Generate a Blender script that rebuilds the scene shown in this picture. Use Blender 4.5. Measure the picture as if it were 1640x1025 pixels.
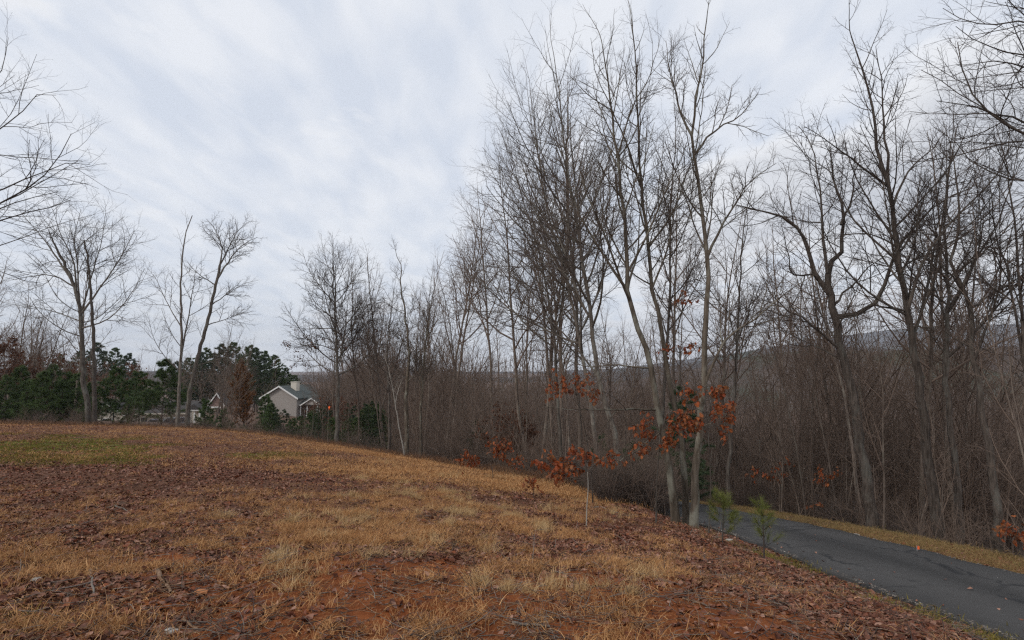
import bpy, math, random
import numpy as np
from math import radians as RAD, sin, cos, pi

# ------------------------------------------------------------------ camera, sky, sun, exposure
for o in list(bpy.data.objects):
    bpy.data.objects.remove(o)
SC = bpy.context.scene
COL = SC.collection
FPX = 895.0                      # focal length in photograph pixels (1640 wide)
CAM_Z = 1.65
PITCH = math.atan((590.0 - 512.5) / FPX)

cam_data = bpy.data.cameras.new('camera')
cam = bpy.data.objects.new('camera', cam_data)
COL.objects.link(cam)
cam.location = (0, 0, CAM_Z)
cam.rotation_euler = (pi / 2 + PITCH, 0, 0)
cam_data.sensor_width = 36.0
cam_data.lens = FPX / 1640.0 * 36.0
cam_data.clip_start = 0.05
cam_data.clip_end = 20000.0
SC.camera = cam

SUN_EL, SUN_AZ = RAD(36), RAD(232)     # azimuth clockwise from +Y (behind the camera, to the left)
world = bpy.data.worlds.new('World')
SC.world = world
world.use_nodes = True
wn, wl = world.node_tree.nodes, world.node_tree.links
wn.clear()


def N(tree, kind, **kw):
    n = tree.nodes.new(kind)
    for k, v in kw.items():
        if k == 'ins':
            for s, val in v.items():
                n.inputs[s].default_value = val
        else:
            setattr(n, k, v)
    return n


def math_n(tree, op, a, b=None, c=None, clamp=False):
    n = tree.nodes.new('ShaderNodeMath')
    n.operation = op
    n.use_clamp = clamp
    for i, v in enumerate((a, b, c)):
        if v is None:
            continue
        if isinstance(v, (int, float)):
            n.inputs[i].default_value = v
        else:
            tree.links.new(v, n.inputs[i])
    return n.outputs[0]


def mix_c(tree, fac, a, b, blend='MIX'):
    n = tree.nodes.new('ShaderNodeMix')
    n.data_type = 'RGBA'
    n.blend_type = blend
    for s, v in ((0, fac), (6, a), (7, b)):
        if isinstance(v, (int, float)):
            n.inputs[s].default_value = v
        elif isinstance(v, (tuple, list)):
            n.inputs[s].default_value = (*v[:3], 1)
        else:
            tree.links.new(v, n.inputs[s])
    return n.outputs[2]


def ramp(tree, fac, stops):
    n = tree.nodes.new('ShaderNodeValToRGB')
    e = n.color_ramp.elements
    while len(e) < len(stops):
        e.new(0.5)
    for i, (p, c) in enumerate(stops):
        e[i].position = p
        e[i].color = (*c, 1) if isinstance(c, (tuple, list)) else (c, c, c, 1)
    tree.links.new(fac, n.inputs[0])
    return n.outputs[0]


def noise_n(tree, vec, scale, detail=4, rough=0.55, dist=0.0):
    n = tree.nodes.new('ShaderNodeTexNoise')
    n.inputs['Scale'].default_value = scale
    n.inputs['Detail'].default_value = detail
    n.inputs['Roughness'].default_value = rough
    n.inputs['Distortion'].default_value = dist
    if vec is not None:
        tree.links.new(vec, n.inputs['Vector'])
    return n.outputs[0]


def map_n(tree, vec, loc=(0, 0, 0), rot=(0, 0, 0), scale=(1, 1, 1)):
    n = tree.nodes.new('ShaderNodeMapping')
    n.inputs['Location'].default_value = loc
    n.inputs['Rotation'].default_value = rot
    n.inputs['Scale'].default_value = scale
    tree.links.new(vec, n.inputs['Vector'])
    return n.outputs[0]


def build_world():
    t = world.node_tree
    out = N(t, 'ShaderNodeOutputWorld')
    bg = N(t, 'ShaderNodeBackground')
    bg.inputs['Strength'].default_value = 0.10
    sky = N(t, 'ShaderNodeTexSky')
    sky.sky_type = 'NISHITA'
    sky.sun_disc = False
    sky.sun_elevation = SUN_EL
    sky.sun_rotation = SUN_AZ
    sky.altitude = 500
    sky.air_density = 1.0
    sky.dust_density = 1.2
    tc = N(t, 'ShaderNodeTexCoord')
    sep = N(t, 'ShaderNodeSeparateXYZ')
    t.links.new(tc.outputs['Generated'], sep.inputs[0])
    zz = math_n(t, 'ADD', math_n(t, 'MAXIMUM', sep.outputs[2], 0.0), 0.16)
    px = math_n(t, 'DIVIDE', sep.outputs[0], zz)
    py = math_n(t, 'DIVIDE', sep.outputs[1], zz)
    com = N(t, 'ShaderNodeCombineXYZ')
    t.links.new(px, com.inputs[0])
    t.links.new(py, com.inputs[1])
    P = com.outputs[0]
    # cloud layers on a plane overhead: a thin sheet, rows of altocumulus ripples, a bank of low cumulus to the right
    broad = noise_n(t, map_n(t, P, (3.1, 1.7, 0), (0, 0, 0.5), (0.9, 0.7, 1)), 1.0, 4, 0.5, 0.3)
    rip = noise_n(t, map_n(t, P, (0.4, 8.2, 0), (0, 0, RAD(24)), (6.2, 2.3, 1)), 1.4, 3, 0.45, 0.35)
    fine = noise_n(t, map_n(t, P, (5.4, 2.2, 0), (0, 0, RAD(30)), (1.9, 1.4, 1)), 2.2, 5, 0.5, 0.15)
    v = math_n(t, 'MULTIPLY_ADD', broad, 0.42, math_n(t, 'MULTIPLY_ADD', rip, 0.62, math_n(t, 'MULTIPLY', fine, 0.36)))
    cover = ramp(t, v, [(0.58, 0.0), (0.82, 1.0)])
    bank = math_n(t, 'MULTIPLY', math_n(t, 'MULTIPLY_ADD', px, 1.1, -0.35, True), 0.17)
    big = math_n(t, 'ADD', noise_n(t, map_n(t, P, (2.3, 2.9, 0), (0, 0, 0.2), (0.8, 0.8, 1)), 1.0, 7, 0.55, 0.2), math_n(t, 'ADD', bank, -0.08))
    cum = ramp(t, big, [(0.50, 0.0), (0.55, 1.0)])
    thick = ramp(t, big, [(0.52, 0.0), (0.70, 1.0)])
    haze_f = ramp(t, sep.outputs[2], [(0.0, 1.0), (0.25, 0.0)])
    veil = mix_c(t, cover, (7.6, 8.15, 9.15), (9.35, 9.6, 10.1))
    veil = mix_c(t, 0.12, veil, sky.outputs[0])
    cumc = mix_c(t, thick, (9.5, 9.6, 9.85), (5.8, 6.05, 6.6))
    c = mix_c(t, math_n(t, 'MULTIPLY', cum, 0.85), veil, cumc)
    c = mix_c(t, math_n(t, 'MULTIPLY', haze_f, 0.35), c, (8.0, 8.4, 9.2))
    t.links.new(c, bg.inputs['Color'])
    t.links.new(bg.outputs[0], out.inputs['Surface'])


build_world()

sun_d = bpy.data.lights.new('sun', 'SUN')
sun_d.energy = 1.35
sun_d.angle = RAD(10)
sun_d.color = (1.0, 0.95, 0.88)
sun = bpy.data.objects.new('sun', sun_d)
COL.objects.link(sun)
sun.rotation_euler = (pi / 2 - SUN_EL, 0, pi - SUN_AZ)

SC.view_settings.view_transform = 'Standard'
SC.view_settings.look = 'None'
SC.view_settings.exposure = 0.0
SC.view_settings.gamma = 1.0
SC.view_settings.use_curve_mapping = False
SC.render.engine = 'CYCLES'
SC.cycles.max_bounces = 5
SC.cycles.diffuse_bounces = 3
SC.cycles.volume_bounces = 0
SC.cycles.transparent_max_bounces = 8
SC.cycles.use_denoising = False
SC.cycles.filter_width = 1.3

rng = np.random.default_rng(7)
random.seed(7)


# ------------------------------------------------------------------ helpers
def at(px, py, Y):
    """the point of the place that stands Y metres ahead on the sight line through a photograph pixel"""
    a, b = (px - 820.0) / FPX, (512.5 - py) / FPX
    dy, dz = cos(PITCH) - b * sin(PITCH), sin(PITCH) + b * cos(PITCH)
    return np.array([a * Y / dy, Y, CAM_Z + dz * Y / dy])


def _hash(ix, iy, seed):
    h = (ix.astype(np.int64) * 374761393 + iy.astype(np.int64) * 668265263 + seed * 1442695041) & 0xFFFFFFFF
    h = ((h ^ (h >> 13)) * 1274126177) & 0xFFFFFFFF
    return ((h ^ (h >> 16)) & 0xFFFF) / 65535.0


def vnoise(x, y, seed=0):
    ix, iy = np.floor(x), np.floor(y)
    fx, fy = x - ix, y - iy
    fx, fy = fx * fx * (3 - 2 * fx), fy * fy * (3 - 2 * fy)
    a, b = _hash(ix, iy, seed), _hash(ix + 1, iy, seed)
    c, d = _hash(ix, iy + 1, seed), _hash(ix + 1, iy + 1, seed)
    return (a * (1 - fx) + b * fx) * (1 - fy) + (c * (1 - fx) + d * fx) * fy


def fbm(x, y, seed=0, octs=4, gain=0.5):
    s, a, tot = 0.0, 1.0, 0.0
    for i in range(octs):
        s = s + a * vnoise(x * 2 ** i + 17.3 * i, y * 2 ** i - 9.1 * i, seed + i)
        tot += a
        a *= gain
    return s / tot


def sstep(a, b, x):
    t = np.clip((x - a) / (b - a), 0, 1)
    return t * t * (3 - 2 * t)


def mesh_from(name, verts, faces_list, mat=None, smooth=False, attrs=None):
    """verts (V,3); faces_list: list of (F,k) int arrays"""
    me = bpy.data.meshes.new(name)
    verts = np.asarray(verts, dtype=np.float32)
    me.vertices.add(len(verts))
    me.vertices.foreach_set('co', verts.ravel())
    loops = np.concatenate([f.ravel() for f in faces_list]).astype(np.int32)
    tot = np.concatenate([np.full(len(f), f.shape[1], np.int32) for f in faces_list])
    start = np.concatenate([[0], np.cumsum(tot)[:-1]]).astype(np.int32)
    me.loops.add(len(loops))
    me.loops.foreach_set('vertex_index', loops)
    me.polygons.add(len(tot))
    me.polygons.foreach_set('loop_start', start)
    me.polygons.foreach_set('loop_total', tot)
    if smooth:
        me.polygons.foreach_set('use_smooth', np.ones(len(tot), bool))
    for k, v in (attrs or {}).items():
        v = np.asarray(v, dtype=np.float32)
        if v.ndim == 1:
            a = me.attributes.new(k, 'FLOAT', 'POINT')
            a.data.foreach_set('value', v)
        else:
            a = me.attributes.new(k, 'FLOAT_COLOR', 'POINT')
            a.data.foreach_set('color', np.c_[v, np.ones(len(v), np.float32)].ravel())
    me.update(calc_edges=True)
    me.validate()
    if mat:
        me.materials.append(mat)
    return me


def link(name, data, parent=None, loc=None, kind=None):
    o = bpy.data.objects.new(name, data)
    COL.objects.link(o)
    if parent is not None:
        o.parent = parent
    if loc is not None:
        o.location = loc
    if kind:
        o['kind'] = kind
    return o


def tag(o, label, cat, group=None):
    o['label'] = label
    o['category'] = cat
    if group:
        o['group'] = group
    return o


def thing(name, label, cat, loc=(0, 0, 0), rz=0.0, group=None, scale=1.0):
    o = bpy.data.objects.new(name, None)
    o.empty_display_size = 0.2
    COL.objects.link(o)
    o.location = loc
    o.rotation_euler = (0, 0, rz)
    o.scale = (scale, scale, scale)
    return tag(o, label, cat, group)


class MB:
    """collects boxes, prisms and tubes for one mesh"""

    def __init__(self):
        self.v, self.f, self.n = [], [], 0

    def add(self, verts, faces):
        self.v.append(np.asarray(verts, float))
        self.f += [[i + self.n for i in f] for f in faces]
        self.n += len(verts)
        return self

    def box(self, x0, x1, y0, y1, z0, z1):
        v = [(x, y, z) for z in (z0, z1) for y in (y0, y1) for x in (x0, x1)]
        return self.add(v, [(0, 2, 3, 1), (4, 5, 7, 6), (0, 1, 5, 4), (2, 6, 7, 3), (0, 4, 6, 2), (1, 3, 7, 5)])

    def prism(self, poly, y0, y1):
        """polygon in x,z swept along y"""
        n = len(poly)
        v = [(x, y0, z) for x, z in poly] + [(x, y1, z) for x, z in poly]
        f = [tuple(range(n)), tuple(range(2 * n - 1, n - 1, -1))]
        f += [(i, i + n, (i + 1) % n + n, (i + 1) % n) for i in range(n)]
        return self.add(v, f)

    def bar(self, a, b, w, h):
        a, b = np.array(a, float), np.array(b, float)
        d = (b - a) / np.linalg.norm(b - a)
        r = np.array([0, 0, 1.0]) if abs(d[2]) < 0.9 else np.array([1.0, 0, 0])
        u = np.cross(d, r)
        u /= np.linalg.norm(u)
        w_ = np.cross(u, d)
        v = [p + u * sx * w / 2 + w_ * sz * h / 2 for p in (a, b) for sx, sz in ((-1, -1), (1, -1), (1, 1), (-1, 1))]
        return self.add(v, [(0, 3, 2, 1), (4, 5, 6, 7), (0, 1, 5, 4), (1, 2, 6, 5), (2, 3, 7, 6), (3, 0, 4, 7)])

    def build(self, name, mat, parent=None, bevel=0.0):
        me = bpy.data.meshes.new(name)
        me.from_pydata([tuple(p) for p in np.concatenate(self.v)], [], self.f)
        me.update()
        me.materials.append(mat)
        import bmesh
        bm = bmesh.new()
        bm.from_mesh(me)
        bmesh.ops.recalc_face_normals(bm, faces=bm.faces)
        if bevel:
            bmesh.ops.bevel(bm, geom=list(bm.edges), offset=bevel, segments=1, affect='EDGES', profile=0.5)
        bm.to_mesh(me)
        bm.free()
        return link(name, me, parent)


# ------------------------------------------------------------------ materials
def new_mat(name, rough=0.85, spec=0.25):
    m = bpy.data.materials.new(name)
    m.use_nodes = True
    t = m.node_tree
    b = t.nodes['Principled BSDF']
    b.inputs['Roughness'].default_value = rough
    b.inputs['Specular IOR Level'].default_value = spec
    return m, t, b


def pos_out(t, obj=False):
    if obj:
        return N(t, 'ShaderNodeTexCoord').outputs['Object']
    return N(t, 'ShaderNodeNewGeometry').outputs['Position']


def attr_out(t, name, out='Fac'):
    n = N(t, 'ShaderNodeAttribute')
    n.attribute_name = name
    return n.outputs[out]


def bump(t, b, h, strength=0.5, dist=0.02):
    n = N(t, 'ShaderNodeBump')
    n.inputs['Strength'].default_value = strength
    n.inputs['Distance'].default_value = dist
    t.links.new(h, n.inputs['Height'])
    t.links.new(n.outputs[0], b.inputs['Normal'])


def plain(name, col, rough=0.7, var=0.15, scale=6.0, spec=0.25):
    m, t, b = new_mat(name, rough, spec)
    n = noise_n(t, pos_out(t), scale, 3)
    t.links.new(mix_c(t, n, tuple(c * (1 - var) for c in col), tuple(c * (1 + var) for c in col)), b.inputs['Base Color'])
    return m


def bark(name, dark, light, lichen=(0.30, 0.31, 0.27), lich=0.5, scale=1.0):
    m, t, b = new_mat(name, 0.95, 0.1)
    p = pos_out(t)
    furrow = noise_n(t, map_n(t, p, (0, 0, 0), (0, 0, 0), (26 * scale, 26 * scale, 3.2 * scale)), 1.0, 4, 0.65)
    patch = noise_n(t, map_n(t, p, (0, 0, 0), (0, 0, 0), (3.5, 3.5, 1.6)), 1.0, 5, 0.6)
    c = mix_c(t, ramp(t, furrow, [(0.35, 0.0), (0.68, 1.0)]), dark, light)
    lm = math_n(t, 'MULTIPLY', ramp(t, patch, [(0.52, 0.0), (0.66, 1.0)]), lich)
    c = mix_c(t, lm, c, lichen)
    oi = N(t, 'ShaderNodeObjectInfo')
    k = math_n(t, 'MULTIPLY_ADD', oi.outputs['Random'], 0.5, 0.75)
    c = mix_c(t, 1.0, c, k, 'MULTIPLY')
    t.links.new(c, b.inputs['Base Color'])
    bump(t, b, furrow, 0.8, 0.02)
    return m


def leafy(name, cols, rough=0.7, vary=0.4, trans=0.0):
    """leaf-like surfaces: colour picked per point attribute 'tone' and per instance"""
    m, t, b = new_mat(name, rough, 0.2)
    oi = N(t, 'ShaderNodeObjectInfo')
    a = attr_out(t, 'tone')
    f = math_n(t, 'FRACT', math_n(t, 'ADD', a, oi.outputs['Random']))
    n = len(cols)
    c = ramp(t, f, [(i / max(n - 1, 1), col) for i, col in enumerate(cols)])
    g = noise_n(t, pos_out(t), 0.8, 2)
    c = mix_c(t, 1.0, c, math_n(t, 'MULTIPLY_ADD', g, vary, 1 - vary * 0.5), 'MULTIPLY')
    t.links.new(c, b.inputs['Base Color'])
    if trans:
        out = t.nodes['Material Output']
        tr = N(t, 'ShaderNodeBsdfTranslucent')
        t.links.new(c, tr.inputs['Color'])
        mx = N(t, 'ShaderNodeMixShader')
        mx.inputs[0].default_value = trans
        t.links.new(b.outputs[0], mx.inputs[1])
        t.links.new(tr.outputs[0], mx.inputs[2])
        t.links.new(mx.outputs[0], out.inputs['Surface'])
    return m


M_BARK_NEAR = bark('bark_pale', (0.054, 0.042, 0.031), (0.158, 0.128, 0.098), (0.230, 0.221, 0.178), 0.8, 0.55)
M_BARK_DARK = bark('bark_dark', (0.045, 0.036, 0.030), (0.13, 0.105, 0.088), (0.19, 0.19, 0.165), 0.35)
M_BARK_MID = bark('bark_mid', (0.065, 0.052, 0.044), (0.20, 0.17, 0.14), (0.27, 0.27, 0.23), 0.5)
M_BARK_WOODS = bark('bark_woods', (0.084, 0.063, 0.050), (0.224, 0.178, 0.146), (0.280, 0.259, 0.211), 0.4)
M_BARK_WHITE = bark('bark_white', (0.30, 0.27, 0.23), (0.52, 0.48, 0.42), (0.42, 0.42, 0.38), 0.3)
M_TWIG = plain('twig_bark', (0.105, 0.082, 0.070), 0.9, 0.3, 1.5, 0.1)
M_TWIG_DARK = plain('twig_bark_dark', (0.062, 0.047, 0.041), 0.9, 0.3, 1.5, 0.1)
M_TWIG_WOODS = plain('twig_bark_woods', (0.173, 0.127, 0.100), 0.9, 0.3, 0.6, 0.1)
M_LEAF_RED = leafy('leaf_russet', [(0.173, 0.035, 0.012), (0.326, 0.076, 0.022), (0.207, 0.084, 0.035), (0.239, 0.050, 0.018), (0.390, 0.118, 0.036), (0.122, 0.050, 0.025), (0.293, 0.123, 0.050)], 0.55, 0.4, 0.25)
M_LEAF_TAN = leafy('leaf_tan', [(0.36, 0.17, 0.06), (0.22, 0.09, 0.035), (0.44, 0.22, 0.09)], 0.6, 0.3, 0.25)
M_LEAF_BROWN = leafy('leaf_brown', [(0.117, 0.046, 0.024), (0.153, 0.072, 0.038), (0.081, 0.035, 0.022), (0.171, 0.062, 0.028)], 0.65, 0.4, 0.2)
M_LITTER = leafy('leaf_litter', [(0.077, 0.029, 0.018), (0.193, 0.079, 0.047), (0.125, 0.047, 0.029), (0.289, 0.143, 0.093), (0.068, 0.029, 0.021), (0.241, 0.079, 0.036), (0.144, 0.064, 0.047), (0.366, 0.207, 0.147), (0.106, 0.036, 0.021)], 0.7, 0.5)
M_STRAW = leafy('dry_grass', [(0.458, 0.230, 0.087), (0.298, 0.133, 0.046), (0.618, 0.352, 0.156), (0.389, 0.189, 0.071), (0.229, 0.092, 0.032), (0.687, 0.418, 0.197)], 0.8, 0.5)
M_STRAW_PALE = leafy('pale_straw', [(0.440, 0.284, 0.128), (0.546, 0.370, 0.188), (0.370, 0.224, 0.096), (0.598, 0.430, 0.232)], 0.8, 0.4)
M_STRAW_BROWN = leafy('brown_weeds', [(0.17, 0.085, 0.045), (0.11, 0.055, 0.033), (0.23, 0.13, 0.07), (0.14, 0.08, 0.05)], 0.85, 0.5)
M_VERGE = leafy('verge_grass', [(0.17, 0.125, 0.042), (0.26, 0.165, 0.07), (0.12, 0.105, 0.032), (0.32, 0.20, 0.09), (0.15, 0.08, 0.04)], 0.8, 0.5)
M_MOSS = leafy('moss_green', [(0.15, 0.125, 0.022), (0.22, 0.18, 0.032), (0.10, 0.085, 0.02), (0.20, 0.13, 0.045)], 0.9, 0.5)
M_NEEDLE = leafy('pine_needles', [(0.065, 0.104, 0.035), (0.101, 0.146, 0.047), (0.050, 0.083, 0.035), (0.131, 0.164, 0.052)], 0.6, 0.5, 0.12)
M_NEEDLE_DARK = leafy('hemlock_needles', [(0.043, 0.066, 0.035), (0.063, 0.090, 0.044), (0.082, 0.105, 0.052)], 0.6, 0.5, 0.1)
M_NEEDLE_YOUNG = leafy('young_needles', [(0.112, 0.135, 0.027), (0.168, 0.180, 0.040), (0.084, 0.105, 0.025), (0.224, 0.209, 0.055)], 0.6, 0.3, 0.15)
M_CEDAR = leafy('rusty_needles', [(0.177, 0.072, 0.023), (0.232, 0.099, 0.031), (0.121, 0.053, 0.023), (0.131, 0.078, 0.026)], 0.7, 0.5, 0.1)


def ground_mat():
    m, t, b = new_mat('ground_soil', 0.95, 0.12)
    p = pos_out(t)
    clay, straw, moss, wood = (attr_out(t, k) for k in ('clay', 'straw', 'moss', 'wood'))
    n1 = noise_n(t, p, 9.0, 6, 0.65)
    n2 = noise_n(t, p, 42.0, 5, 0.7)
    n3 = noise_n(t, p, 2.2, 5, 0.6)
    litter = ramp(t, n2, [(0.25, (0.040, 0.019, 0.012)), (0.45, (0.105, 0.047, 0.027)), (0.6, (0.175, 0.083, 0.047)), (0.78, (0.29, 0.155, 0.092))])
    strawc = ramp(t, n2, [(0.28, (0.11, 0.045, 0.016)), (0.5, (0.26, 0.115, 0.040)), (0.7, (0.46, 0.245, 0.09))])
    clayc = ramp(t, n1, [(0.3, (0.12, 0.034, 0.012)), (0.5, (0.22, 0.066, 0.021)), (0.75, (0.32, 0.115, 0.042))])
    mossc = ramp(t, n2, [(0.3, (0.06, 0.065, 0.014)), (0.7, (0.17, 0.18, 0.03))])
    woodc = ramp(t, n3, [(0.3, (0.09, 0.055, 0.040)), (0.7, (0.20, 0.13, 0.095))])
    jit = math_n(t, 'MULTIPLY_ADD', n1, 1.0, -0.5)

    def msk(a, lo, hi, j=0.7):
        v = math_n(t, 'MULTIPLY_ADD', jit, j, a)
        return ramp(t, v, [(lo, 0.0), (hi, 1.0)])
    c = mix_c(t, msk(straw, 0.38, 0.85), litter, strawc)
    c = mix_c(t, msk(clay, 0.38, 0.62), c, clayc)
    c = mix_c(t, msk(moss, 0.42, 0.72, 1.5), c, mossc)
    c = mix_c(t, msk(wood, 0.35, 0.65, 0.4), c, woodc)
    c = mix_c(t, 1.0, c, ramp(t, n3, [(0.25, 0.72), (0.75, 1.2)]), 'MULTIPLY')
    t.links.new(c, b.inputs['Base Color'])
    h = math_n(t, 'MULTIPLY_ADD', n1, 0.6, math_n(t, 'MULTIPLY', n2, 0.4))
    bump(t, b, h, 0.9, 0.05)
    return m


def asphalt_mat():
    m, t, b = new_mat('asphalt', 0.72, 0.35)
    p = pos_out(t)
    grit = noise_n(t, p, 120.0, 3, 0.7)
    blot = noise_n(t, map_n(t, p, (0, 0, 0), (0, 0, 0), (0.9, 0.35, 0.4)), 1.0, 5, 0.6)
    across = attr_out(t, 'across')
    trk = ramp(t, across, [(0.0, 0.80), (0.2, 1.05), (0.36, 0.85), (0.5, 0.50), (0.62, 0.85), (0.78, 1.0), (1.0, 0.8)])
    c = ramp(t, grit, [(0.25, (0.030, 0.029, 0.028)), (0.6, (0.066, 0.062, 0.0585)), (0.8, (0.135, 0.127, 0.118))])
    c = mix_c(t, 1.0, c, trk, 'MULTIPLY')
    c = mix_c(t, 1.0, c, ramp(t, blot, [(0.3, 0.72), (0.7, 1.22)]), 'MULTIPLY')
    v = N(t, 'ShaderNodeTexVoronoi', feature='DISTANCE_TO_EDGE')
    v.inputs['Scale'].default_value = 0.85
    wob = noise_n(t, p, 2.5, 4, 0.6)
    mv = N(t, 'ShaderNodeVectorMath', operation='ADD')
    t.links.new(p, mv.inputs[0])
    t.links.new(math_n(t, 'MULTIPLY', wob, 0.7), mv.inputs[1])
    t.links.new(map_n(t, mv.outputs[0], (0, 0, 0), (0, 0, 0.4), (1.0, 0.6, 0.2)), v.inputs['Vector'])
    gate = ramp(t, noise_n(t, p, 0.5, 2), [(0.44, 0.0), (0.52, 0.95)])
    crack = math_n(t, 'MULTIPLY', ramp(t, v.outputs['Distance'], [(0.010, 1.0), (0.030, 0.0)]), gate)
    c = mix_c(t, crack, c, (0.012, 0.012, 0.013))
    t.links.new(c, b.inputs['Base Color'])
    bump(t, b, grit, 0.5, 0.006)
    return m


def hill_mat(name, a, b_, sc):
    m, t, b = new_mat(name, 1.0, 0.0)
    p = pos_out(t)
    n = noise_n(t, p, sc, 7, 0.68)
    n2 = noise_n(t, p, sc * 0.12, 3, 0.5)
    c = mix_c(t, ramp(t, n, [(0.35, 0.0), (0.65, 1.0)]), a, b_)
    c = mix_c(t, ramp(t, n2, [(0.55, 0.0), (0.62, 0.7)]), c, (0.04, 0.055, 0.03))
    t.links.new(c, b.inputs['Base Color'])
    return m


M_GROUND = ground_mat()
M_ASPHALT = asphalt_mat()
M_STONE = plain('gravel_stone', (0.15, 0.13, 0.112), 0.9, 0.5, 14.0)
M_STONE_PALE = plain('pale_stone', (0.38, 0.35, 0.31), 0.9, 0.3, 14.0)
M_STICK = bark('stick_wood', (0.13, 0.075, 0.045), (0.30, 0.19, 0.12), (0.3, 0.27, 0.23), 0.3, 2.0)
M_STICK_GREY = bark('stick_grey', (0.12, 0.10, 0.085), (0.27, 0.235, 0.20), (0.26, 0.24, 0.20), 0.3, 2.0)
M_WHITE = plain('white_trim', (0.74, 0.73, 0.70), 0.6, 0.05)
M_SIDING = plain('tan_siding', (0.331, 0.297, 0.269), 0.75, 0.07, 3.0)
M_CREAM = plain('cream_siding', (0.60, 0.55, 0.46), 0.75, 0.08, 2.0)
M_ROOF_GREEN = plain('green_shingle', (0.081, 0.092, 0.086), 0.9, 0.2, 3.0)
M_ROOF_DARK = plain('dark_shingle', (0.060, 0.054, 0.051), 0.9, 0.25, 3.0)
M_GABLE = plain('brown_shakes', (0.24, 0.165, 0.14), 0.85, 0.2, 8.0)
M_DECK = plain('deck_wood', (0.22, 0.16, 0.125), 0.85, 0.2, 4.0)
M_DARKDOOR = plain('dark_door', (0.035, 0.033, 0.035), 0.5, 0.1)
M_GLASS, _t, _b = new_mat('window_glass', 0.08, 0.8)
_b.inputs['Base Color'].default_value = (0.03, 0.035, 0.042, 1)
M_CARBLUE, _t, _b = new_mat('blue_car_paint', 0.3, 0.5)
_b.inputs['Base Color'].default_value = (0.045, 0.065, 0.14, 1)
_b.inputs['Coat Weight'].default_value = 0.6
M_CARGREY, _t, _b = new_mat('silver_car_paint', 0.35, 0.5)
_b.inputs['Base Color'].default_value = (0.30, 0.31, 0.33, 1)
_b.inputs['Coat Weight'].default_value = 0.5
M_TYRE = plain('tyre_rubber', (0.02, 0.02, 0.02), 0.9, 0.1)
M_RIM = plain('wheel_rim', (0.4, 0.4, 0.42), 0.4, 0.1)
M_ORANGE, _t, _b = new_mat('orange_flagging', 0.6, 0.3)
_b.inputs['Base Color'].default_value = (0.95, 0.16, 0.035, 1)
M_POST = plain('post_wood', (0.30, 0.25, 0.21), 0.9, 0.2)


# ------------------------------------------------------------------ terrain
ROAD_Y = np.array([-12, 0, 4.8, 7, 10, 12.5, 16.7, 20.5, 26, 34, 46.])
ROAD_Z = np.array([0.35, -0.15, -0.70, -1.05, -1.45, -1.83, -2.52, -3.15, -4.2, -6.2, -9.4])
ROAD_X = np.array([5.8, 5.78, 5.76, 5.76, 5.76, 5.72, 5.55, 5.25, 4.6, 2.2, -3.])
HW = 1.27                        # half the width of the lane
_yy = np.linspace(-12, 46, 300)


def _smooth(a, k=15):
    w = np.hanning(k)
    w /= w.sum()
    return np.convolve(np.pad(a, k // 2, mode='edge'), w, mode='valid')


_rz = _smooth(np.interp(_yy, ROAD_Y, ROAD_Z))
_rx = _smooth(np.interp(_yy, ROAD_Y, ROAD_X), 31)


def road_z(y):
    return np.interp(y, _yy, _rz)


def road_x(y):
    return np.interp(y, _yy, _rx)


def edge_pt(px, py, Y):
    return tuple(at(px, py, Y))


CTRL = [
    (0, -12, 0.9), (-20, -12, 0.6), (-60, -12, 0.5), (10, -12, 0.6), (40, -12, -6),
    (0, 0, 0.05), (-3.1, 3.4, 0.0), (0, 3.4, 0.0), (2.2, 3.4, -0.12), (1.27, 9.5, -0.98), (3.0, 6.0, -0.62),
    (3.3, 11, -1.45), edge_pt(1098, 836, 13), edge_pt(1000, 800, 17), edge_pt(850, 768, 24), edge_pt(700, 744, 32),
    edge_pt(540, 716, 42), edge_pt(400, 697, 46), edge_pt(240, 687, 48), edge_pt(0, 679, 46), (-75, 40, -1.6),
    (-30, 15, -0.55), (-45, 0, 0.0), (-12, 18, -1.12),
    (-30, 62, -5.3), (-45, 92, -7.2), (-49, 120, -8.2), (-64, 100, -8.8), (-85, 100, -8.6), (-60, 75, -5.6), (-90, 70, -5),
    (-22, 62, -7.5), (-12, 62, -9.0), (0, 45, -8.5), (6, 30, -5.6), (0, 62, -13), (-20, 95, -12), (-90, 160, -10), (-20, 160, -22),
    (12, 20, -4.2), (12, 8, -2.6), (20, 12, -5.5), (30, 20, -9), (15, 30, -7.5), (20, 45, -12), (40, 60, -16), (60, 30, -16),
    (20, 100, -21), (60, 120, -25), (140, 100, -30), (140, 0, -25), (60, 180, -32),
]
CTRL = np.array(CTRL, float)


def _tps(r2):
    return 0.5 * r2 * np.log(np.maximum(r2, 1e-9))


_S = 40.0
_X = CTRL[:, :2] / _S
_K = _tps(((_X[:, None] - _X[None]) ** 2).sum(-1)) + 1e-4 * np.eye(len(_X))
_Pm = np.c_[np.ones(len(_X)), _X]
_A = np.block([[_K, _Pm], [_Pm.T, np.zeros((3, 3))]])
_W = np.linalg.solve(_A, np.r_[CTRL[:, 2], 0, 0, 0])


def near_h(x, y):
    sh = x.shape
    q = np.c_[x.ravel(), y.ravel()] / _S
    z = _W[-3] + q @ _W[-2:]
    for i in range(len(_X)):
        z += _W[i] * _tps(((q - _X[i]) ** 2).sum(-1))
    return z.reshape(sh)


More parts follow.
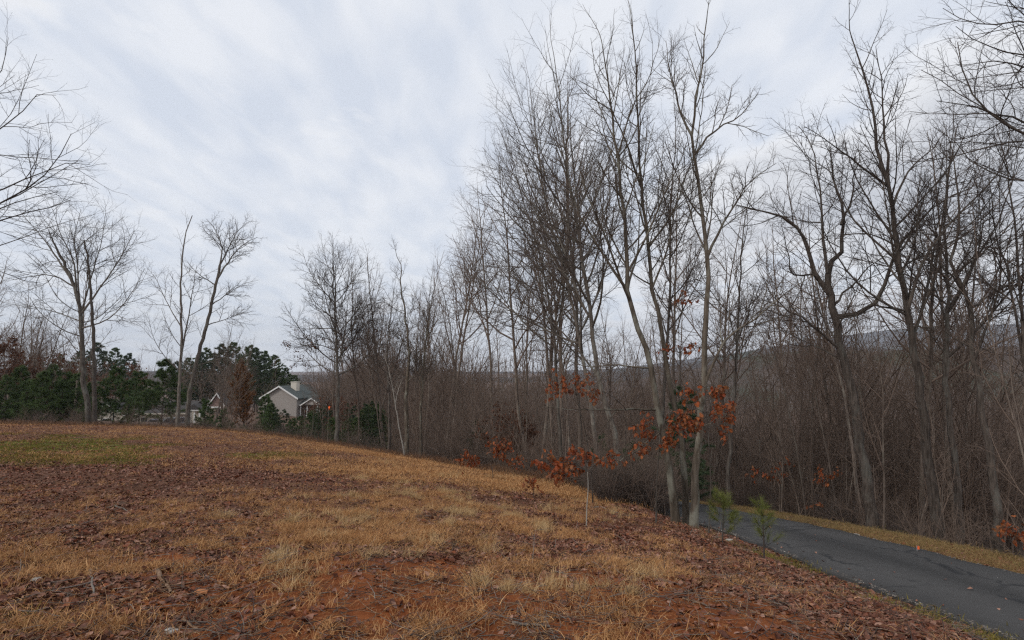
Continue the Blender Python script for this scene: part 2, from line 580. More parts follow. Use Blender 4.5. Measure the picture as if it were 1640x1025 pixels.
def height(x, y, micro=True):
    x, y = np.asarray(x, float), np.asarray(y, float)
    xc, yc = np.clip(x, -120, 160), np.clip(y, -14, 190)
    z = near_h(xc, yc)
    d = np.hypot(np.maximum(np.maximum(-120 - x, x - 160), 0), np.maximum(np.maximum(-14 - y, y - 190), 0))
    far = -34 + 10 * fbm(x / 240.0, y / 240.0, 3)
    k = sstep(0, 160, d)
    z = z * (1 - k) + far * k
    # the bed of the lane and its verge
    rx, rz = road_x(y), road_z(y)
    u = x - rx
    w = (1 - sstep(HW + 0.05, 2.3, -u)) * (1 - sstep(2.5, 5.0, u)) * (1 - sstep(38, 46, y))
    vz = rz - 0.035 + np.where(u > HW, -0.05 * (u - HW), 0)
    z = z * (1 - w) + vz * w
    if micro:
        nearw = (1 - sstep(25, 60, np.hypot(x, y))) * (1 - w)
        z = z + nearw * ((fbm(x * 1.3, y * 1.3, 11, 3) - 0.5) * 0.12 + (fbm(x * 5, y * 5, 21, 2) - 0.5) * 0.05)
    return z


def H1(x, y):
    return float(height(np.array([x]), np.array([y]))[0])


# the tree line that ends the field: field is on the near side of it
EDGE = np.array([at(px, py, Y)[:2] for px, py, Y in ((-900, 676, 44), (0, 679, 46), (240, 687, 48), (400, 697, 46), (540, 716, 42), (700, 744, 32), (850, 768, 24), (1000, 800, 17), (1098, 836, 13.2))])


def inside_field(x, y, pad=0.0):
    ye = np.interp(x, EDGE[:, 0], EDGE[:, 1])
    ok = y < ye - pad
    return ok & (x < road_x(y) - HW - 0.05 - pad)


def masks(x, y):
    """how much bare clay, straw, moss and woodland floor there is at a spot"""
    n = fbm(x * 0.55, y * 0.55, 31, 4)
    n2 = fbm(x * 0.16, y * 0.22, 41, 4)
    n3 = fbm(x * 1.1, y * 1.1, 51, 4)
    clay = sstep(0.44, 0.60, 0.5 * n3 + 0.5 * n + 0.41 * sstep(6.2, 3.6, y) - 0.22 * sstep(1.0, 2.6, x)) * sstep(7.0, 4.6, y) * sstep(-4.5, -1.2, x + 0.3 * (y - 3.4))
    clay = clay + 0.55 * sstep(0.58, 0.70, n3) * sstep(12, 7, y) * sstep(1.5, 0, x)
    band = np.exp(-((x - (-0.02 * (y - 6) ** 2 * 0.25 + 0.2)) / (1.6 + 0.40 * y)) ** 2)
    straw = band * (0.50 + 1.5 * (n - 0.5)) + 0.8 * (n2 - 0.47) + 0.15 * sstep(16, 30, y)
    straw = straw * (1 - sstep(0.9, 2.8, x - 0.12 * (y - 4))) * sstep(3.0, 7.0, y + 2.5 * n)
    left = sstep(-2, -7, x + 0.25 * y - 2)
    straw = straw * (1 - 0.6 * left)
    moss = sstep(0.40, 0.60, fbm(x * 0.35, y * 0.5, 61, 4)) * np.exp(-(((x + 16) / 7.5) ** 2 + ((y - 20) / 5.5) ** 2)) * 1.5
    moss = moss + 0.3 * np.exp(-(((x + 3.5) / 0.5) ** 2 + ((y - 3.85) / 0.35) ** 2))
    u = road_x(y) - x
    bank = sstep(2.4, 1.7, u) * sstep(1.1, 1.4, u) * sstep(0.45, 0.62, n3)
    moss = moss + 0.42 * bank
    ye = np.interp(x, EDGE[:, 0], EDGE[:, 1])
    wood = sstep(-0.6, 2.0, y - ye)
    wood = np.maximum(wood, sstep(3.0, 4.2, x - road_x(y)))
    vg = sstep(HW, HW + 0.2, x - road_x(y)) * (1 - sstep(2.8, 3.8, x - road_x(y)))
    straw = np.maximum(straw * (1 - wood), 0.6 * vg)
    moss = np.maximum(moss, 0.38 * vg * (0.5 + n3))
    clay = clay * (1 - sstep(2.2, 3.0, x))
    return np.clip(clay, 0, 1), np.clip(straw, 0, 1), np.clip(moss, 0, 1), np.clip(wood, 0, 1)


def spaced(lo, hi, n, a, c=0.0):
    u0, u1 = math.asinh((lo - c) / a), math.asinh((hi - c) / a)
    return c + a * np.sinh(np.linspace(u0, u1, n))


def build_ground():
    xs = spaced(-5000, 5000, 420, 4.0)
    ys = spaced(-60, 5100, 380, 4.0, 5.0)
    X, Y = np.meshgrid(xs, ys)
    Z = height(X, Y)
    c, s, m, w = masks(X, Y)
    nx, ny = len(xs), len(ys)
    i = np.arange(nx * ny).reshape(ny, nx)
    F = np.stack([i[:-1, :-1], i[:-1, 1:], i[1:, 1:], i[1:, :-1]], -1).reshape(-1, 4)
    me = mesh_from('ground', np.stack([X, Y, Z], -1).reshape(-1, 3), [F], M_GROUND, True,
                   {'clay': c.ravel(), 'straw': s.ravel(), 'moss': m.ravel(), 'wood': w.ravel()})
    link('ground', me, kind='structure')


build_ground()


def build_road():
    ys = np.concatenate([np.linspace(-10, 24, 420), np.linspace(24.2, 44, 60)])
    us = np.array([-1.5, -1.495, -1.2, -0.8, -0.4, 0, 0.4, 0.8, 1.2, 1.495, 1.5]) * HW / 1.5
    rows = []
    for y in ys:
        e0 = 0.26 * (fbm(np.array([y * 1.7]), np.array([1.0]), 5, 4, 0.65)[0] - 0.5)
        e1 = 0.30 * (fbm(np.array([y * 1.4]), np.array([7.0]), 6, 4, 0.65)[0] - 0.5)
        r = []
        for k, u in enumerate(us):
            uu = u + (e0 if u < -0.75 * HW else 0) + (e1 if u > 0.75 * HW else 0)
            crown = 0.045 * (1 - (u / HW) ** 2)
            z = road_z(y) + crown - (0.10 if k in (0, len(us) - 1) else 0)
            r.append((road_x(y) + uu, y, z))
        rows.append(r)
    V = np.array(rows)
    ny, nx = V.shape[:2]
    i = np.arange(nx * ny).reshape(ny, nx)
    F = np.stack([i[:-1, :-1], i[:-1, 1:], i[1:, 1:], i[1:, :-1]], -1).reshape(-1, 4)
    across = np.tile((us + HW) / (2 * HW), ny)
    me = mesh_from('road', V.reshape(-1, 3), [F], M_ASPHALT, True, {'across': across})
    link('road', me, kind='structure')


build_road()


def build_hills():
    # each ridge: pixel skyline at a distance, as a wide rounded body of land with wooded roughness
    ridges = [
        (520, [(-500, 640), (400, 640), (560, 632), (760, 626), (1000, 612), (1120, 590), (1200, 570), (1300, 560), (1400, 562), (1520, 560), (1640, 556), (2000, 556), (2600, 580)], 150, 2.5, hill_mat('ridge_woods', (0.060, 0.046, 0.040), (0.125, 0.098, 0.084), 0.08)),
        (1500, [(-600, 600), (100, 600), (200, 598), (240, 596), (300, 598), (400, 600), (520, 602), (600, 606), (700, 603), (800, 606), (900, 602), (1100, 584), (1200, 564), (1280, 552), (1350, 556), (1500, 566), (1700, 556), (2200, 560)], 420, 5.0, hill_mat('hill_woods', (0.055, 0.048, 0.045), (0.10, 0.085, 0.078), 0.03)),
        (3800, [(-600, 580), (300, 596), (560, 600), (640, 594), (720, 596), (850, 596), (1000, 590), (1200, 562), (1300, 545), (1400, 531), (1470, 525), (1560, 522), (1640, 519), (1760, 530), (2200, 560)], 900, 9.0, hill_mat('mountain_woods', (0.05, 0.048, 0.05), (0.09, 0.08, 0.08), 0.012)),
    ]
    for k, (Y, prof, depth, rough, mat) in enumerate(ridges):
        pxs = np.linspace(-280, 1960, 420)
        a = np.array(prof, float)
        py = np.interp(pxs, a[:, 0], a[:, 1])
        py = _smooth(py, 21)
        xs = (pxs - 820) / FPX * Y
        zt = CAM_Z + (590 - py) / FPX * Y
        ts = np.linspace(-1, 1, 44)
        X = np.repeat(xs[None], len(ts), 0)
        Yg = Y + ts[:, None] * depth + 0 * X
        prof_t = np.cos(ts * pi / 2)[:, None] ** 1.2
        base = -36.0
        Z = base + (zt[None] - base) * prof_t
        Z = Z + rough * (fbm(X / (Y * 0.02), Yg / (Y * 0.02), 70 + k, 5, 0.65) - 0.5) * 2.0 * prof_t
        i = np.arange(X.size).reshape(X.shape)
        F = np.stack([i[:-1, :-1], i[:-1, 1:], i[1:, 1:], i[1:, :-1]], -1).reshape(-1, 4)
        me = mesh_from('hills', np.stack([X, Yg, Z], -1).reshape(-1, 3), [F], mat, True)
        link('hills', me, kind='structure')


build_hills()


# ------------------------------------------------------------------ haze: the air between here and the hills
def build_haze():
    m = bpy.data.materials.new('haze_air')
    m.use_nodes = True
    t = m.node_tree
    t.nodes.clear()
    out = N(t, 'ShaderNodeOutputMaterial')
    v = N(t, 'ShaderNodeVolumePrincipled')
    v.inputs['Color'].default_value = (0.84, 0.90, 1.0, 1)
    v.inputs['Density'].default_value = 0.00013
    t.links.new(v.outputs[0], out.inputs['Volume'])
    b = MB()
    b.box(-5200, 5200, -90, 5300, -60, 330)
    o = b.build('haze', m)
    o['kind'] = 'stuff'


HAZE = True
if HAZE:
    build_haze()


# ------------------------------------------------------------------ branching
def norm(v):
    return v / np.maximum(np.linalg.norm(v, axis=-1, keepdims=True), 1e-9)


def grow(r, P0, D0, L, R0, nseg, wob, up, tip=0.3):
    n = len(L)
    pts = np.zeros((n, nseg + 1, 3))
    pts[:, 0] = P0
    d = norm(D0)
    for i in range(nseg):
        pts[:, i + 1] = pts[:, i] + d * (L / nseg)[:, None]
        d = d + r.normal(0, wob, (n, 3))
        d[:, 2] += up
        d = norm(d)
    rad = R0[:, None] * (1 - (1 - tip) * np.linspace(0, 1, nseg + 1)[None])
    return pts, rad


def spawn(r, pts, rad, L, counts, tmin, tmax, ang, angsd, Lfun, rr, minr, flat=0.0):
    n, s1 = pts.shape[:2]
    ns = s1 - 1
    counts = np.asarray(counts)
    idx = np.repeat(np.arange(n), counts)
    j = np.concatenate([np.arange(c) for c in counts]) if len(counts) else np.zeros(0)
    t = tmin + (tmax - tmin) * (j + r.uniform(0, 1, len(idx))) / counts[idx]
    s = t * ns
    k = np.clip(s.astype(int), 0, ns - 1)
    f = (s - k)[:, None]
    a, b = pts[idx, k], pts[idx, k + 1]
    P = a * (1 - f) + b * f
    T = norm(b - a)
    rp = rad[idx, k] * (1 - f[:, 0]) + rad[idx, k + 1] * f[:, 0]
    ph = r.uniform(0, 6.28, n)
    az = j * 2.4 + ph[idx] + r.normal(0, 0.45, len(idx))
    ref = np.where(np.abs(T[:, 2:3]) < 0.85, np.array([[0, 0, 1.0]]), np.array([[1.0, 0, 0]]))
    U = norm(np.cross(T, ref))
    V = np.cross(U, T)
    an = r.normal(ang, angsd, len(idx))[:, None]
    sv = (np.sin(az) * (1 - flat))[:, None]
    Q = norm(np.cos(az)[:, None] * U + sv * V)
    D = np.cos(an) * T + np.sin(an) * Q
    Lc = Lfun(L[idx], t) * r.uniform(0.65, 1.3, len(idx))
    R = np.minimum(rp * 0.72, np.maximum(rr * Lc, minr))
    return idx, P, D, Lc, R


def tube_geo(batches):
    """batches: (pts(N,S+1,3), rad(N,S+1), sides) -> verts, quads"""
    Vs, Fs, off = [], [], 0
    for pts, rad, K in batches:
        if len(pts) == 0:
            continue
        n, s1 = pts.shape[:2]
        T = np.empty_like(pts)
        T[:, 1:-1] = pts[:, 2:] - pts[:, :-2]
        T[:, 0] = pts[:, 1] - pts[:, 0]
        T[:, -1] = pts[:, -1] - pts[:, -2]
        T = norm(T)
        d = norm(pts[:, -1] - pts[:, 0])
        ref = np.where(np.abs(d[:, 2:3]) < 0.8, np.array([[0, 0, 1.0]]), np.array([[1.0, 0, 0]]))
        u = norm(np.cross(d, ref))[:, None]
        U = norm(u - (u * T).sum(-1, keepdims=True) * T)
        W = np.cross(T, U)
        th = np.arange(K) * 2 * pi / K
        ring = U[:, :, None] * np.cos(th)[None, None, :, None] + W[:, :, None] * np.sin(th)[None, None, :, None]
        v = pts[:, :, None] + ring * rad[:, :, None, None]
        Vs.append(v.reshape(-1, 3))
        i = off + np.arange(n * s1 * K).reshape(n, s1, K)
        a, b = i[:, :-1], i[:, 1:]
        Fs.append(np.stack([a, np.roll(a, -1, 2), np.roll(b, -1, 2), b], -1).reshape(-1, 4))
        off += n * s1 * K
    return np.concatenate(Vs), np.concatenate(Fs)


def tube_mesh(name, batches, mat):
    v, f = tube_geo(batches)
    return mesh_from(name, v, [f], mat, True)


def resample(path, n):
    p = np.asarray(path, float)
    s = np.r_[0, np.cumsum(np.linalg.norm(np.diff(p, axis=0), axis=1))]
    q = np.linspace(0, s[-1], n)
    if len(p) < 3:
        return np.stack([np.interp(q, s, p[:, i]) for i in range(3)], -1)
    out = np.zeros((n, 3))
    for i in range(3):          # Catmull-Rom
        m = np.gradient(p[:, i], s)
        k = np.clip(np.searchsorted(s, q, side='right') - 1, 0, len(s) - 2)
        h = s[k + 1] - s[k]
        t = (q - s[k]) / h
        out[:, i] = (2 * t**3 - 3 * t**2 + 1) * p[k, i] + (t**3 - 2 * t**2 + t) * h * m[k] + (-2 * t**3 + 3 * t**2) * p[k + 1, i] + (t**3 - t**2) * h * m[k + 1]
    return out


def straight_trunk(r, Ht, lean=0.05, wob=0.03, n=14):
    d = np.array([[r.normal(0, lean), r.normal(0, lean), 1.0]])
    pts, _ = grow(r, np.zeros((1, 3)), d, np.array([Ht]), np.array([1.0]), n, wob, 0.04)
    return pts[0]


def crown_levels(r, limbs, limb_rad, limb_L, br=(6, 5, 4), ang=(0.75, 0.7, 0.7), rat=(0.45, 0.42, 0.45), minr=(0.012, 0.006, 0.004), up=(0.05, 0.04, 0.03), wob=(0.13, 0.16, 0.18), seg=(5, 3, 2), tmin=0.22, sides=(4, 3, 3)):
    """three further orders of branches on a set of limbs; returns batches per order with the limb each belongs to"""
    out = []
    pts, rad, L = limbs, limb_rad, limb_L
    own = np.arange(len(L))
    for k in range(len(br)):
        cnt = np.maximum(1, np.round(br[k] * np.clip(L / np.median(L), 0.45, 1.9) * r.uniform(0.8, 1.2, len(L)))).astype(int)
        idx, P, D, Lc, R = spawn(r, pts, rad, L, cnt, tmin if k == 0 else 0.12, 1.0, ang[k], 0.16, lambda l, t, q=rat[k]: l * q * (1.15 - 0.6 * t), 0.0075, minr[k])
        p2, r2 = grow(r, P, D, Lc, R, seg[k], wob[k], up[k], 0.4)
        own = own[idx]
        out.append((p2, r2, sides[k], own))
        pts, rad, L = p2, r2, Lc
    return out


def leaf_cards(r, centers, size, droop=0.6, K=1):
    """folded little leaves: 4 triangles each, at given points"""
    n = len(centers)
    yaw = r.uniform(0, 2 * pi, n)
    pit = r.normal(-droop, 0.5, n)
    s = size * r.uniform(0.6, 1.25, n)
    d = np.stack([np.cos(yaw) * np.cos(pit), np.sin(yaw) * np.cos(pit), np.sin(pit)], -1)
    side = norm(np.cross(d, r.normal(0, 1, (n, 3))))
    up = np.cross(side, d)
    c = centers
    tip = c + d * s[:, None] + up * (0.18 * s * r.normal(0, 1, n))[:, None]
    mid = c + d * (0.5 * s)[:, None]
    fold = 0.12 * s * r.uniform(0.2, 1.5, n)
    lft = mid + side * (0.32 * s)[:, None] + up * fold[:, None]
    rgt = mid - side * (0.32 * s)[:, None] + up * fold[:, None]
    V = np.stack([c, lft, tip, rgt, mid], 1).reshape(-1, 3)
    i = np.arange(n)[:, None] * 5
    F = np.concatenate([i + np.array(q) for q in ((0, 4, 1), (1, 4, 2), (0, 3, 4), (3, 2, 4))])
    tone = np.repeat(r.uniform(0, 1, n), 5)
    return V, F, tone


def needle_tufts(r, centers, dirs, length, width, blades, spread=0.6):
    """bundles of thin needles standing out from given points"""
    n = len(centers)
    idx = np.repeat(np.arange(n), blades)
    m = len(idx)
    d = norm(dirs[idx] + r.normal(0, spread, (m, 3)))
    s = norm(np.cross(d, r.normal(0, 1, (m, 3))))
    L = length * r.uniform(0.6, 1.2, m)
    c = centers[idx] + r.normal(0, 0.08, (m, 3)) * length
    V = np.stack([c + s * width / 2, c - s * width / 2, c + d * L[:, None]], 1).reshape(-1, 3)
    F = np.arange(m * 3).reshape(m, 3)
    tone = np.repeat((r.uniform(0, 1, n)[idx] * 0.7 + r.uniform(0, 0.3, m)), 3)
    return V, F, tone


def along(pts, ts, r, n):
    """random points on branch polylines"""
    N_, s1 = pts.shape[:2]
    i = r.integers(0, N_, n)
    t = r.uniform(ts, 1.0, n) * (s1 - 1)
    k = np.clip(t.astype(int), 0, s1 - 2)
    f = (t - k)[:, None]
    P = pts[i, k] * (1 - f) + pts[i, k + 1] * f
    return P, norm(pts[i, k + 1] - pts[i, k])


def flare(rad, pts, amt=0.55, h=0.35):
    z = pts[:, 2] - pts[0, 2]
    return rad * (1 + amt * np.exp(-np.maximum(z, 0) / h))


def hero_tree(name, label, seed, Y, path, r0, group=None, cat='tree', n_limb=18, tmin=0.4, limb_len=3.2, ang=0.75, shape=None, up=0.10,
              limbs_px=(), bark_m=None, twig_m=None, br=(6, 5, 4), minr=(0.014, 0.008, 0.005), dY=0.0, tip=0.12, leaves=None, up2=None, stop_twigs=False, base_on_ground=True, wob=0.06, snag=False):
    """a bare tree whose trunk passes through the given sight lines at distance Y (dY: how far the top leans away)"""
    r = np.random.default_rng(seed)
    bark_m, twig_m = bark_m or M_BARK_MID, twig_m or M_TWIG
    pw = [at(px, py, Y + dY * i / max(len(path) - 1, 1)) for i, (px, py) in enumerate(path)]
    base = pw[0].copy()
    gz = H1(base[0], base[1])
    if base_on_ground:
        base[2] = gz
        pw[0] = np.array([pw[0][0], pw[0][1], gz])
    pw = np.array([pw[0] - np.array([0, 0, 0.35])] + pw)
    T = resample(pw, 26) - base
    T[2:-1] += r.normal(0, 0.018, (23, 3)) * r0 * 10 * np.array([1, 1, 0.2])
    Ht = np.linalg.norm(T[-1] - T[0])
    tt = np.linspace(0, 1, 26)
    rad = r0 * (1 - (1 - tip) * tt ** 0.85)
    rad = flare(rad, T)
    root = thing(name, label, cat, tuple(base), group=group)
    link('trunk', tube_mesh('trunk', [(T[None], rad[None], 12)], bark_m), root)
    lim, lrad, lL = [], [], []
    nseg = 9
    if n_limb:
        shape = shape or (lambda t: 1.1 - 0.75 * t)
        idx, P, D, Lc, R = spawn(r, T[None], rad[None], np.array([1.0]), [n_limb], tmin, 0.97, ang, 0.18, lambda l, t: limb_len * shape((t - tmin) / (1 - tmin)), 0.0095, 0.012)
        p, q = grow(r, P, D, Lc, R, nseg, wob, up, 0.25)
        lim.append(p), lrad.append(q), lL.append(Lc)
    # a leader continues past the trunk tip
    if not snag:
        p, q = grow(r, T[-1:], norm(T[-1:] - T[-3:-2]), np.array([limb_len * 0.5]), rad[-1:] * 0.95, nseg, 0.08, 0.05, 0.3)
        lim.append(p), lrad.append(q), lL.append(np.array([limb_len * 0.5]))
    for spec in limbs_px:
        lp, lr, ldy = spec[:3]
        q = np.array([at(px, py, Y + ldy * i / (len(lp) - 1)) for i, (px, py) in enumerate(lp)]) - base
        k = np.argmin(np.linalg.norm(T - q[0], axis=1))
        if np.linalg.norm(T[k] - q[0]) < 0.9:
            q[0] = T[k]
        q = resample(q, nseg + 1)
        q[1:] += r.normal(0, 0.02, (nseg, 3))
        lim.append(q[None]), lrad.append((lr * (0.66 - 0.56 * np.linspace(0, 1, nseg + 1) ** 0.7))[None])
        lL.append(np.array([np.linalg.norm(np.diff(q, axis=0), axis=1).sum()]))
    if not lim:
        return root
    lim, lrad, lL = np.concatenate(lim), np.concatenate(lrad), np.concatenate(lL)
    kw = dict(up=up2) if up2 else {}
    lv = crown_levels(r, lim, lrad, lL, br=br, minr=minr, **kw)
    for i in range(len(lL)):
        b = [(lim[i:i + 1], lrad[i:i + 1], 7)]
        s = lv[0][3] == i
        b.append((lv[0][0][s], lv[0][1][s], 4))
        link('limb', tube_mesh('limb', b, bark_m), root)
    tw = link('twigs', tube_mesh('twigs', [l[:3] for l in lv[1:]], twig_m), root)
    tw['kind'] = 'stuff'
    if leaves:
        cnt, sz, mat, zmax = leaves
        src = lv[1][0]
        z = src[:, 0, 2]
        src = src[z < zmax] if (z < zmax).sum() > 5 else src
        clump = src[r.integers(0, len(src), max(3, cnt // 14))]
        c, _ = along(clump, 0.2, r, cnt)
        c = c + r.normal(0, 0.10, c.shape)
        V, F, tone = leaf_cards(r, c, sz)
        lo = link('leaves', mesh_from('leaves', V, [F], mat, False, {'tone': tone}), root)
        lo['kind'] = 'stuff'
    return root


# ------------------------------------------------------------------ large trees one can point to
FAN = lambda t: 0.75 + 0.5 * t - 0.85 * t * t
OVAL = lambda t: 0.55 + 1.5 * t - 1.75 * t * t
CONE = lambda t: 1.15 - 0.85 * t

hero_tree('forked_tree', 'pale trunk leaning left, first of the three trunks at the lane edge', 101, 13.0,
          [(1082, 834), (1062, 702), (1046, 604), (1030, 545), (1010, 490), (1003, 400), (996, 312), (985, 234), (978, 160), (965, 75)], 0.1, 'three trunks at the lane edge',
          n_limb=21, tmin=0.44, limb_len=2.6, ang=0.62, up=0.14, bark_m=M_BARK_NEAR, dY=0.5, minr=(0.013, 0.0075, 0.0045),
          limbs_px=[([(1040, 672), (990, 655), (930, 655), (864, 651)], 0.045, -0.8), ([(1046, 598), (985, 586), (930, 584), (890, 572)], 0.04, 0.4),
                    ([(1005, 450), (960, 400), (925, 335), (905, 270), (880, 200)], 0.06, 0.6), ([(986, 240), (1010, 180), (1040, 120), (1060, 60)], 0.04, 0.4),
                    ([(1060, 700), (1020, 720), (985, 745), (945, 752)], 0.03, -0.5)])
hero_tree('forked_tree', 'straightest middle trunk of the three at the lane edge', 102, 13.3,
          [(1099, 832), (1089, 690), (1071, 612), (1060, 538), (1045, 460), (1036, 371), (1027, 273), (1022, 185), (1020, 122), (1010, 20)], 0.084, 'three trunks at the lane edge',
          n_limb=21, tmin=0.42, limb_len=2.4, ang=0.6, up=0.15, bark_m=M_BARK_NEAR, dY=0.9, minr=(0.013, 0.0075, 0.0045),
          limbs_px=[([(1038, 390), (1075, 345), (1100, 280), (1120, 230)], 0.05, 0.5), ([(1026, 270), (990, 200), (960, 130), (945, 60)], 0.045, 0.3)])
hero_tree('forked_tree', 'trunk rising upright and forking high, nearest the lane of the three', 103, 12.8,
          [(1111, 840), (1120, 690), (1126, 612), (1130, 522), (1133, 455), (1131, 390), (1121, 310), (1110, 224), (1120, 130), (1132, 30)], 0.098, 'three trunks at the lane edge',
          n_limb=15, tmin=0.5, limb_len=2.0, ang=0.6, up=0.14, bark_m=M_BARK_NEAR, dY=0.2, minr=(0.013, 0.0075, 0.0045),
          limbs_px=[([(1128, 606), (1150, 560), (1200, 515), (1250, 480), (1300, 440)], 0.06, -0.6), ([(1132, 420), (1165, 350), (1185, 310), (1240, 262)], 0.06, -0.3),
                    ([(1112, 230), (1145, 210), (1180, 190), (1216, 145)], 0.05, -0.3), ([(1108, 215), (1080, 150), (1066, 65)], 0.05, 0.3), ([(1119, 690), (1165, 660), (1200, 640)], 0.025, -0.4)])
hero_tree('bare_oak', 'tall bare tree leaning left just behind the three pale trunks', 104, 17.0,
          [(998, 798), (982, 690), (958, 600), (943, 490), (921, 341), (907, 255), (895, 150), (888, 95)], 0.1,
          n_limb=28, tmin=0.36, limb_len=4.2, ang=0.66, up=0.11, bark_m=M_BARK_MID, dY=0.8,
          limbs_px=[([(945, 500), (890, 420), (840, 340), (800, 270)], 0.06, 0.5), ([(958, 600), (900, 530), (830, 480), (750, 440)], 0.055, 0.3), ([(930, 400), (880, 300), (850, 200), (842, 120)], 0.05, 0.5)])
hero_tree('bare_oak', 'grey tree with fanned branches reaching left over the field edge', 105, 19.0,
          [(962, 786), (950, 680), (932, 560), (905, 440), (880, 350), (862, 250), (850, 150)], 0.088,
          n_limb=25, tmin=0.3, limb_len=4.4, ang=0.72, up=0.09, bark_m=M_BARK_MID, dY=1.0,
          limbs_px=[([(925, 520), (860, 450), (800, 390), (745, 345)], 0.055, 0.3), ([(935, 580), (870, 520), (800, 500), (735, 520)], 0.05, 0.0), ([(895, 400), (840, 310), (790, 230)], 0.05, 0.6)])
hero_tree('bare_oak', 'slender tree with upswept twigs at the left end of the big cluster', 106, 22.0,
          [(900, 775), (893, 640), (885, 520), (862, 400), (835, 310), (812, 220)], 0.08,
          n_limb=24, tmin=0.32, limb_len=4.4, ang=0.7, up=0.10, bark_m=M_BARK_MID, dY=0.5,
          limbs_px=[([(880, 500), (820, 440), (770, 400), (735, 395)], 0.05, 0.0), ([(850, 350), (800, 300), (775, 240)], 0.04, 0.3)])
hero_tree('bare_oak', 'thin straight tree seen through the gap between the pale trunks', 107, 20.0,
          [(1058, 800), (1062, 640), (1072, 480), (1074, 330), (1082, 215), (1080, 170)], 0.085,
          n_limb=21, tmin=0.4, limb_len=2.6, ang=0.6, up=0.12, bark_m=M_BARK_DARK)
hero_tree('bare_oak', 'dark thin tree right of the pale trunks with a drooping fork', 108, 18.0,
          [(1165, 800), (1172, 680), (1180, 560), (1185, 450), (1192, 360), (1205, 290)], 0.07,
          n_limb=20, tmin=0.4, limb_len=2.4, ang=0.65, up=0.10, bark_m=M_BARK_DARK)

hero_tree('spreading_oak', 'stout dark oak with a candelabra fork beyond the lane', 110, 15.2,
          [(1398, 850), (1380, 720), (1357, 600), (1338, 520), (1329, 472), (1326, 440)], 0.15,
          n_limb=4, tmin=0.62, limb_len=3.0, ang=0.9, up=0.06, bark_m=M_BARK_DARK, twig_m=M_TWIG_DARK, tip=0.55, snag=True, br=(7, 6, 4),
          limbs_px=[([(1330, 478), (1312, 452), (1295, 405), (1283, 370), (1260, 350), (1180, 330)], 0.13, -0.4), ([(1326, 445), (1329, 425), (1346, 400), (1350, 345), (1338, 300), (1330, 235)], 0.12, 0.5),
                    ([(1340, 512), (1390, 497), (1412, 465), (1432, 415), (1460, 370), (1500, 330), (1560, 300)], 0.12, -0.8), ([(1322, 462), (1300, 440), (1268, 440), (1262, 400), (1250, 360)], 0.06, -0.8),
                    ([(1345, 492), (1360, 460), (1390, 430), (1425, 400)], 0.06, 0.6), ([(1330, 430), (1318, 390), (1315, 330), (1300, 240), (1282, 200)], 0.08, 0.8), ([(1350, 560), (1300, 520), (1250, 490), (1215, 430)], 0.07, -0.5),
                    ([(1347, 360), (1365, 320), (1370, 270), (1385, 230)], 0.06, 0.2)])
hero_tree('tall_poplar', 'tall dark tree with a pointed twin-tipped crown beyond the lane', 111, 14.0,
          [(1505, 862), (1487, 730), (1466, 570), (1452, 488), (1434, 375), (1423, 305), (1410, 258), (1402, 200), (1394, 155), (1370, 78)], 0.135,
          n_limb=28, tmin=0.42, limb_len=3.0, ang=0.8, up=0.12, bark_m=M_BARK_DARK, twig_m=M_TWIG_DARK, shape=CONE, minr=(0.012, 0.0075, 0.0045),
          limbs_px=[([(1422, 300), (1420, 230), (1413, 160), (1404, 75)], 0.07, 0.3), ([(1455, 500), (1475, 430), (1520, 360), (1570, 310), (1600, 280), (1620, 200)], 0.075, -0.8),
                    ([(1420, 300), (1380, 265), (1330, 230), (1290, 200)], 0.06, -0.4), ([(1430, 330), (1450, 280), (1490, 240), (1530, 190)], 0.055, 0.4), ([(1440, 400), (1400, 375), (1340, 380)], 0.045, 0.3), ([(1450, 487), (1400, 490), (1350, 510), (1300, 505)], 0.05, 0.2)])
hero_tree('slim_tree', 'slim dark tree with a narrow V fork right of the pointed tree', 112, 15.0,
          [(1540, 865), (1528, 730), (1515, 590), (1518, 480), (1514, 400), (1516, 320), (1522, 235)], 0.105,
          n_limb=13, tmin=0.46, limb_len=2.8, ang=0.7, up=0.10, bark_m=M_BARK_DARK, twig_m=M_TWIG_DARK,
          limbs_px=[([(1516, 490), (1550, 440), (1590, 370), (1620, 290), (1632, 230)], 0.07, 0.3), ([(1515, 450), (1480, 410), (1445, 385)], 0.045, 0.0)])
hero_tree('slim_tree', 'crooked dark tree leaning toward the right edge of the woods', 113, 13.0,
          [(1600, 872), (1585, 730), (1560, 570), (1547, 470), (1530, 440), (1520, 425), (1532, 390), (1535, 340), (1528, 260)], 0.11,
          n_limb=13, tmin=0.5, limb_len=2.6, ang=0.8, up=0.10, bark_m=M_BARK_DARK, twig_m=M_TWIG_DARK,
          limbs_px=[([(1552, 500), (1590, 470), (1640, 420)], 0.06, 0.5), ([(1547, 470), (1510, 430), (1488, 400)], 0.05, -0.4)])
hero_tree('slim_tree', 'slender double-stemmed tree along the right border of the photo', 114, 12.0,
          [(1660, 880), (1650, 700), (1640, 560), (1632, 430), (1622, 330), (1605, 240)], 0.075,
          n_limb=13, tmin=0.4, limb_len=2.4, ang=0.7, up=0.12, bark_m=M_BARK_DARK, twig_m=M_TWIG_DARK,
          limbs_px=[([(1640, 570), (1615, 450), (1590, 350), (1585, 250)], 0.05, 0.4)])
